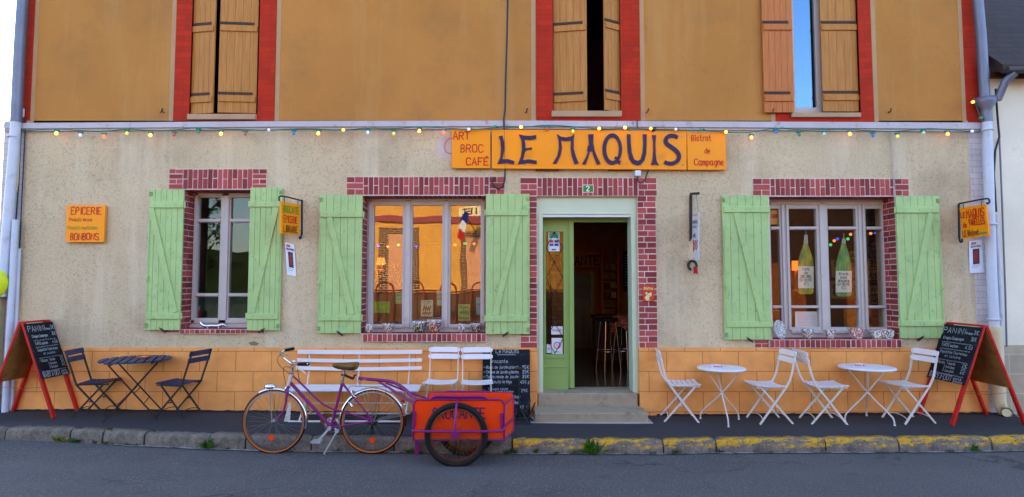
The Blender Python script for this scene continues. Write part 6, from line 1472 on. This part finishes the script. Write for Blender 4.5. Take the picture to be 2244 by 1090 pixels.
# --- room seen through the door
yk=4.6
o=thing('shop_sign',(X(1280,560,yk),yk,Z(585,yk)),'dark wooden fascia with black letters inside, seen through the open door','sign')
MB().box((X(1200,575,yk),yk,Z(586,yk)),(X(1322,575,yk),yk+.06,Z(553,yk))).build('board',pm('fascia',lin(176,96,44),.6,var=.15),o)
mb=MB(); k=(at(1201,575,yk)-at(1200,575,yk)).length; write(mb,'BROCANTE',at(1205,581,yk),UX,UZ,NF,20*k,3.4*k,0,.006,108*k,.1); mb.build('lettering',M['rubber'],o)
o=thing('bar_counter',(X(1360,750,3.0),3,ZFLOOR),'dark wooden bar counter inside, right of the doorway view','counter'); MB().box((X(1300,700,3.2),3.0,ZFLOOR),(X(1500,700,3.2),3.3,Z(697,3.0))).build('front_panel',M['wood_dark'],o); MB().box((X(1297,700,3.2),2.95,Z(697,3.0)),(X(1505,700,3.2),3.4,Z(697,3.0)+.04)).build('worktop',M['wood_dark'],o)
o=thing('pigeonhole_shelf',(X(1338,600,4.4),4.4,ZFLOOR),'wooden pigeonhole shelf with boxes inside beyond the bar','shelf')
for l,r in ((1318,1322),(1353,1357)): MB().box((X(l,600,4.3),4.3,ZFLOOR),(X(r,600,4.3),4.55,Z(545,4.3))).build('side_panel',M['wood_orange'],o)
for py in (596,616,636,657,677): MB().box((X(1322,600,4.3),4.3,Z(py,4.3)),(X(1353,600,4.3),4.55,Z(py,4.3)+.03)).build('shelf',M['wood_dark'],o)
for i,py in enumerate((596,616,636,657)):
    for px in (1325,1339): MB().box((X(px,600,4.3),4.33,Z(py,4.3)+.03),(X(px+11,600,4.3),4.5,Z(py,4.3)+.03+.12)).build('box',pm('card_box',random.choice((lin(130,100,60),lin(170,140,90),lin(90,60,40))),.8,var=.3,vs=8),o)
o=thing('menu_slate',(X(1378,600,4.3),4.3,Z(660,4.3)),'tall black slate covered in chalk inside, at the right of the doorway','chalkboard'); MB().box((X(1366,600,4.3),4.3,Z(640,4.3)),(X(1400,600,4.3),4.33,Z(550,4.3))).build('panel',M['board'],o)
mb=MB(); 
for i in range(12): squiggle(mb,at(1369,560+6*i,4.299),UX,UZ,NF,random.uniform(.25,.4),.012,.006)
mb.build('chalk_writing',M['chalk'],o)
o=thing('inner_door',(X(1275,700,4.9),4.9,ZFLOOR),'grey panelled inner door at the back of the room','door'); MB().box((X(1255,700,4.95),5.0,ZFLOOR),(X(1296,700,4.95),5.1,Z(600,4.95))).build('leaf',pm('grey_door',lin(110,112,116),.6,var=.1),o)
for px in (1258,1277): MB().box((X(px,700,4.95),4.985,ZFLOOR+.15),(X(px+16,700,4.95),5.0,Z(655,4.95))).build('panel',pm('grey_panel',lin(120,122,126),.6),o)
MB().box((X(1296,700,4.95),4.96,ZFLOOR),(X(1303,700,4.95),5.15,Z(596,4.95))).build('frame',pm('cream_frame',lin(160,140,100),.6),o)
def stool(x,y,label,rz=0):
    o=thing('bar_stool',(0,0,0),label,'stool','chrome bar stools'); h=.78
    for k in range(4):
        a=R(45+90*k); c,s=math.cos(a),math.sin(a); MB().tube([(c*.12,s*.12,h-.02),(c*.2,s*.2,0)],.011,8).build('leg',M['chrome'],o)
    MB().tube(arc((0,0,.3),.178,0,360,24,'xy')[:-1],.008,6,0,True).build('footrest',M['chrome'],o); MB().lathe([(0,h-.02),(.16,h-.02),(.175,h),(.16,h+.035),(0,h+.04)],(0,0,0),20).build('seat',M['rubber'],o); return o
st=stool(0,0,'chrome legged bar stool inside the doorway, bare seat'); place(st,X(1333,780,1.9),1.9,R(20),ZFLOOR)
s2=copy_tree(st); s2['label']='chrome legged bar stool inside the doorway, draped with a patterned cloth'; place(s2,X(1368,780,2.0),2.0,R(50),ZFLOOR)
c=V((X(1366,705,2.0),2.0,ZFLOOR+.82)); mb=MB(); n=28; vs=[c+V((0,0,.03))]
for r,z in ((.1,.03),(.18,.0),(.21,-.1),(.23,-.2)):
    for q in range(n): a=2*math.pi*q/n; rr=r*(1+.12*math.sin(q*1.7)*(1 if z<0 else 0)); vs.append(c+V((rr*math.cos(a),rr*math.sin(a),z*(1+.35*math.sin(q*.9)))))
fs=[(0,1+q,1+(q+1)%n) for q in range(n)]+[(1+r*n+q,1+(r+1)*n+q,1+(r+1)*n+(q+1)%n,1+r*n+(q+1)%n) for r in range(3) for q in range(n)]
mb.add(vs,fs,0,True); t=NT('patterned_cloth'); t.set(.85); v=t.n('TexVoronoi'); v.inputs['Scale'].default_value=24; t.l(t.co(),v.inputs['Vector']); t.col(t.mix(t.ramp(v.outputs['Distance'],.2,.5),lin(190,150,100),lin(150,60,44)))
ob=mb.build('cloth',t.m); tag(ob,'patterned cloth draped over a bar stool inside the doorway','cloth'); q=ob.modifiers.new('s','SOLIDIFY'); q.thickness=.004
o=thing('brick_pillar',(X(1221,700,2.2),2.3,ZFLOOR),'brick pillar inside, seen through the glass of the door','pillar'); MB().box((X(1209,650,2.2),2.2,ZFLOOR),(X(1236,650,2.2),2.5,Z(600,2.2))).build('shaft',blocks('orange_brick',lin(190,110,50),lin(120,80,40),.22,.07,(0,0,0),.2,.012),o); MB().box((X(1207,650,2.2),2.17,Z(600,2.2)),(X(1238,650,2.2),2.53,Z(596,2.2))).build('cap',pm('stone_cap',lin(180,140,80),.8),o)
# ================================================================ ACROSS THE STREET (seen in the panes)
def ref(px,py,L):
    p=at(px,py,L+.52); return V((p.x,-L,p.z))
ML=14.5
o=thing('town_hall',(-2.4,-ML-3,-.15),'sunlit yellow town hall with brick window surrounds, reflected in the middle window','building')
xa,xb_=ref(786,600,ML).x,2.6; zt=6.2
yw=lin(230,158,70)
MB().box((xa,-ML-6,-.3),(xb_,-ML,zt)).build('wall',pm('yellow_render',yw,.85,var=.08,vs=1,bump=.2),o)
za,zb_=ref(900,489,ML).z,ref(900,474,ML).z
MB().box((xa,-ML-.02,za),(xb_,-ML+.08,zb_)).build('band_course',M['brick'],o)
RB=blocks('town_hall_brick',lin(104,44,26),lin(210,180,130),.22,.08,(0,0,0),.15,.02)
for l0,l1,r0,r1,t0,t1 in ((831.6,849.5,903,918,499,513),(1008,1020,1074,1090,507,519)):
    zz0=-.2
    for l,r in ((l0,l1),(r0,r1)): MB().box((ref(l,600,ML).x,-ML-.02,zz0),(ref(r,600,ML).x,-ML+.03,ref(900,t0,ML).z)).build('brick_jamb',RB,o)
    MB().box((ref(l1,600,ML).x,-ML-.02,ref(900,t1,ML).z),(ref(r0,600,ML).x,-ML+.028,ref(900,t0,ML).z)).build('brick_lintel',RB,o)
    MB().box((ref(l1,600,ML).x,-ML-.02,zz0),(ref(r0,600,ML).x,-ML+.012,ref(900,t1,ML).z)).build('shutter',pm('pink_door',lin(222,150,104),.6,var=.05),o)
a,b=ref(1006,474,ML),ref(1056,453,ML)
sgn=MB().box((a.x-.0,-ML-.01,a.z),(a.x+2.6,-ML+.04,b.z)).build('sign_board',pm('sign_cream',lin(236,214,160),.6),o)
mb=MB(); h=b.z-a.z; write(mb,'MAIRIE',V((a.x+2.5,-ML+.042,a.z+h*.2)),-UX,UZ,UY,h*.58,h*.12,0,.003,2.35,.05); mb.build('lettering',pm('brown_letters',lin(110,40,24),.6),sgn)
MB().prism([(xa-.3,-ML+.3,zt),(xa-.3,-ML-3,zt+2.2),(xa-.3,-ML-6.3,zt),(xa-.3,-ML-6.3,zt+.12),(xa-.3,-ML-3,zt+2.35),(xa-.3,-ML+.3,zt+.12)],UX,xb_-xa+.6).build('roof',M['slate'],o)
fl=thing('flag',ref(1022,470,ML-.5),'french tricolour flag on a pole at the town hall, reflected in the middle window','flag')
p0=V((ref(1040,500,ML).x,-ML+.05,ref(1040,505,ML).z)); p1=V((ref(1022,462,ML).x,-ML+.8,ref(1022,462,ML).z))
MB().tube([p0,p1],.02,8).build('pole',M['dark_metal'],fl)
for i,(cname,cc) in enumerate((('blue_cloth',lin(20,40,120)),('white_cloth',lin(230,230,230)),('red_cloth',lin(200,30,30)))):
    q0=p1+(p0-p1)*.1; w_=.26
    MB().prism([q0+V((-.1*i,0,-.02-.33*i)),q0+V((.18-.1*i,-.05,-.12-.33*i)),q0+V((.10-.1*i,-.05,-.5-.33*i)),q0+V((-.2-.05*i,0,-.38-.33*i))],UY,.01).build('cloth_band',pm(cname,cc,.8),fl)
fn=thing('hoop_fence',(-1.5,-8.6,-.2),'dark red iron hoop fence in front of the town hall, reflected in the middle window','fence')
FL=8.6; zf=ref(900,637,FL).z; mb=MB(); mb.tube([(-6.5,-FL,zf),(3.2,-FL,zf)],.026,6); mb.tube([(-6.5,-FL,.05),(3.2,-FL,.05)],.02,6); mb.build('rail',pm('fence_red',lin(120,34,24),.5),fn)
mb=MB(); x=-6.4
i=0
while x<3.1:
    if i%4==0: mb.tube([V((x,-FL+.0,-.2))]+[V((x+.22-.22*math.cos(R(a)),-FL,zf+.0+.24*math.sin(R(a)))) for a in range(0,181,20)]+[V((x+.44,-FL,-.2))],.024,6)
    else: mb.tube([V((x,-FL,.05)),V((x,-FL,zf))],.013,5)
    x+=.22; i+=1
mb.build('bars',pm('fence_red2',lin(120,34,24),.5),fn)
lwl=thing('added_low_wall',(-1.5,-8.9,-.2),'added low dark stone wall under the hoop fence, to darken the reflection in the middle window','wall')  # added so that the lower part of the middle panes reflects something dark
MB().box((-6.6,-9.1,-.3),(3.3,-8.68,zf-.05)).build('stonework',blocks('dark_stone',lin(84,62,48),lin(60,46,38),.5,.22,(0,0,0),.2,.02),lwl)
# trees behind the street
LEAF=[pm('tree_leaf_dark',lin(52,70,26),.6,var=.35,vs=.8),pm('tree_leaf_light',lin(84,98,34),.6,var=.3,vs=.8)]
BARK=pm('bark',lin(84,66,50),.9,var=.3,bump=.6,bs=30)
def tree(x,y,h,r,label):
    o=thing('tree',(x,y,-.3),label,'tree'); c=V((x,y,-.3))
    mb=MB().tube([c,c+V((.1,0,h*.25)),c+V((0,.1,h*.55)),c+V((.1,0,h*.8))],[.22,.17,.12,.05],8)
    tips=[]
    for i in range(9):
        a=i*2.4; z0=h*(.3+.05*i); e=c+V((math.cos(a)*r*.7,math.sin(a)*r*.7,z0+h*.18)); mb.tube([c+V((0,0,z0)),(c+V((0,0,z0))+e)/2+V((0,0,.15)),e],[.07,.05,.02],6); tips.append(e)
    mb.build('trunk',BARK,o)
    mb=MB()
    cl_=[(c+V((random.gauss(0,r*.42),random.gauss(0,r*.42),h*random.uniform(.35,.98))),random.uniform(.25,.5)*r) for _ in range(26)]
    for cc,cr in cl_:
        for k in range(75):
            d=V((random.gauss(0,1),random.gauss(0,1),random.gauss(0,1))).normalized()*cr*random.random()**.4; p=cc+d; e=V((random.gauss(0,1),random.gauss(0,1),random.gauss(0,.6))).normalized()*.22
            mb.leaf(p,p+e,.14,.03,0 if k%3 else 1)
    mb.build('crown',LEAF,o)
for x,y,h,r,lb in ((6.0,-19,5.4,1.8,'round leafy tree across the street between the town hall and the added dark barn'),(-14.9,-20.5,6.6,1.5,'leafy tree in front of the wooded hill, across the street on the left')): tree(x,y,h,r,lb)
o=thing('added_barn',(11.5,-18,-.3),'added dark timber barn with slate roof across the street, for a dim reflection in the right window','barn')  # added for a dim reflection; its boards are dark in place of shade
MB().box((8.2,-21,-.3),(19,-15.5,4.9)).build('wall',wood('shade_dark_boards',lin(58,38,26),lin(92,62,40),(4,4,.4)),o)
MB().prism([(8,-15.1,4.8),(8,-18.2,6.6),(8,-21.3,4.8),(8,-21.3,4.95),(8,-18.2,6.78),(8,-15.1,4.95)],UX,11.2).build('roof',M['slate'],o)
for xx in (10,13.2): MB().box((xx,-15.52,-.2),(xx+1.6,-15.44,2.4)).build('barn_door',M['wood_orange'],o)
# wooded hillside far behind
mb=MB(); n=70; m=26; vs=[]
for j in range(m):
    for i in range(n):
        x=-140+3.0*i; y=-48-3.2*j
        e=5.5*math.exp(-((x+46)/26)**2)*min(1,j/9)+3.2*math.exp(-((x+8)/30)**2)*min(1,j/9)+5*math.exp(-((x-40)/30)**2)*min(1,j/12)
        vs.append(V((x,y,-.35+e+(random.uniform(-.5,.9) if j>1 else 0))))
mb.add(vs,[(j*n+i,j*n+i+1,(j+1)*n+i+1,(j+1)*n+i) for j in range(m-1) for i in range(n-1)])
tag(mb.build('hills',pm('wooded_hill',lin(44,58,18),.9,var=.5,vs=.35,bump=1,bs=2)),kind='structure')
# ================================================================ WEEDS ALONG THE KERB
WM=[pm('weed_leaf',lin(70,120,26),.55,var=.25,vs=20),pm('weed_leaf_yellow',lin(150,160,30),.55,var=.2,vs=20),pm('weed_leaf_dark',lin(44,82,24),.55,var=.25,vs=20)]
def weed(px,py,s,n,label,mi=0,upr=.5,on='road'):
    p=ground(px,py,zr if on=='road' else zp); p.y=min(p.y,ky(p.x)-.122) if on=='road' else p.y
    if on=='road': p.z=zr(p.x)-.008
    mb=MB()
    for i in range(n):
        a=random.uniform(0,6.28); l=s*random.uniform(.5,1.1); e=R(random.uniform(10,75))*upr*1.6
        d=V((math.cos(a)*math.cos(e),-abs(math.sin(a))*math.cos(e)*.7,math.sin(e)))*l; b=p+V((random.uniform(-.35,.35)*s,random.uniform(-.06,0.)*s,0.0))
        m_=b+d*.55+V((0,0,l*.12)); t=d.cross(V((0,0,1))).normalized()*l*random.uniform(.10,.17)
        mb.add([b,m_+t,b+d,m_-t,b+d*.25+t*.4,b+d*.25-t*.4],[(0,5,3,2,1,4)],random.choice((mi,mi,2)))
    ob=mb.build('weed',WM); tag(ob,label,'weed','weeds growing in the kerb'); return ob
weed(152,958,.10,26,'yellow green leafy weed at the kerb foot, below the left chalkboard stand',1)
weed(188,960,.10,22,'green broad-leaved weed at the kerb foot, right beside the yellow green one',0,.35)
weed(476,972,.13,30,'tall green weed climbing the grey kerb joint left of the bicycle',0,1.0)
weed(1296,988,.16,46,'big bushy green tuft in the yellow kerb joint below the doorstep',0,1.0)
weed(2126,985,.08,26,'bright green tuft on the yellow kerb below the right chalkboard stand',0,.8)
weed(1474,988,.09,14,'spreading green weed at the yellow kerb foot below the first white chair',0,.4)
weed(906,982,.10,20,'green weed beside the prop leg of the orange trailer',0,.5)
weed(1120,966,.08,20,'green weed in the gap between grey and yellow kerb right of the trailer',2,.9)
for px,py in ((220,966),(243,967),(262,968),(288,970),(316,970),(511,976),(640,981),(745,985),(925,981),(1059,986),(1111,987),(1175,989),(1217,988),(1254,988),(1365,989),(1426,989),(1575,988),(1655,987),(1683,986),(1912,986),(2070,986)):
    weed(px,py,random.uniform(.04,.075),random.randint(8,16),'small green weed at the foot of the kerb',random.choice((0,0,2)),random.uniform(.3,.6))
for px,py,s in ((242,943,.05),(177,939,.05),(81,935,.03),(340,946,.05)): weed(px,py,s,12,'small green weed on top of the grey kerb edge',0,.4,'pave')

# dry litter in the gutter
mb=MB()
for i in range(170):
    x=random.uniform(-6,6.3); y=ky(x)-.125-abs(random.gauss(0,.05)); p=V((x,y,zr(x)+.004)); a=random.uniform(0,6.28); d=V((math.cos(a),math.sin(a)*.8,random.uniform(0,.3)))*random.uniform(.006,.02)
    mb.leaf(p,p+d,.008,.003)
tag(mb.build('leaf_litter',[pm('dry_leaf',lin(120,92,56),.8,var=.4,vs=30)]),'scattered dry leaf bits and grit lying in the gutter along the kerb','litter',kind='stuff')
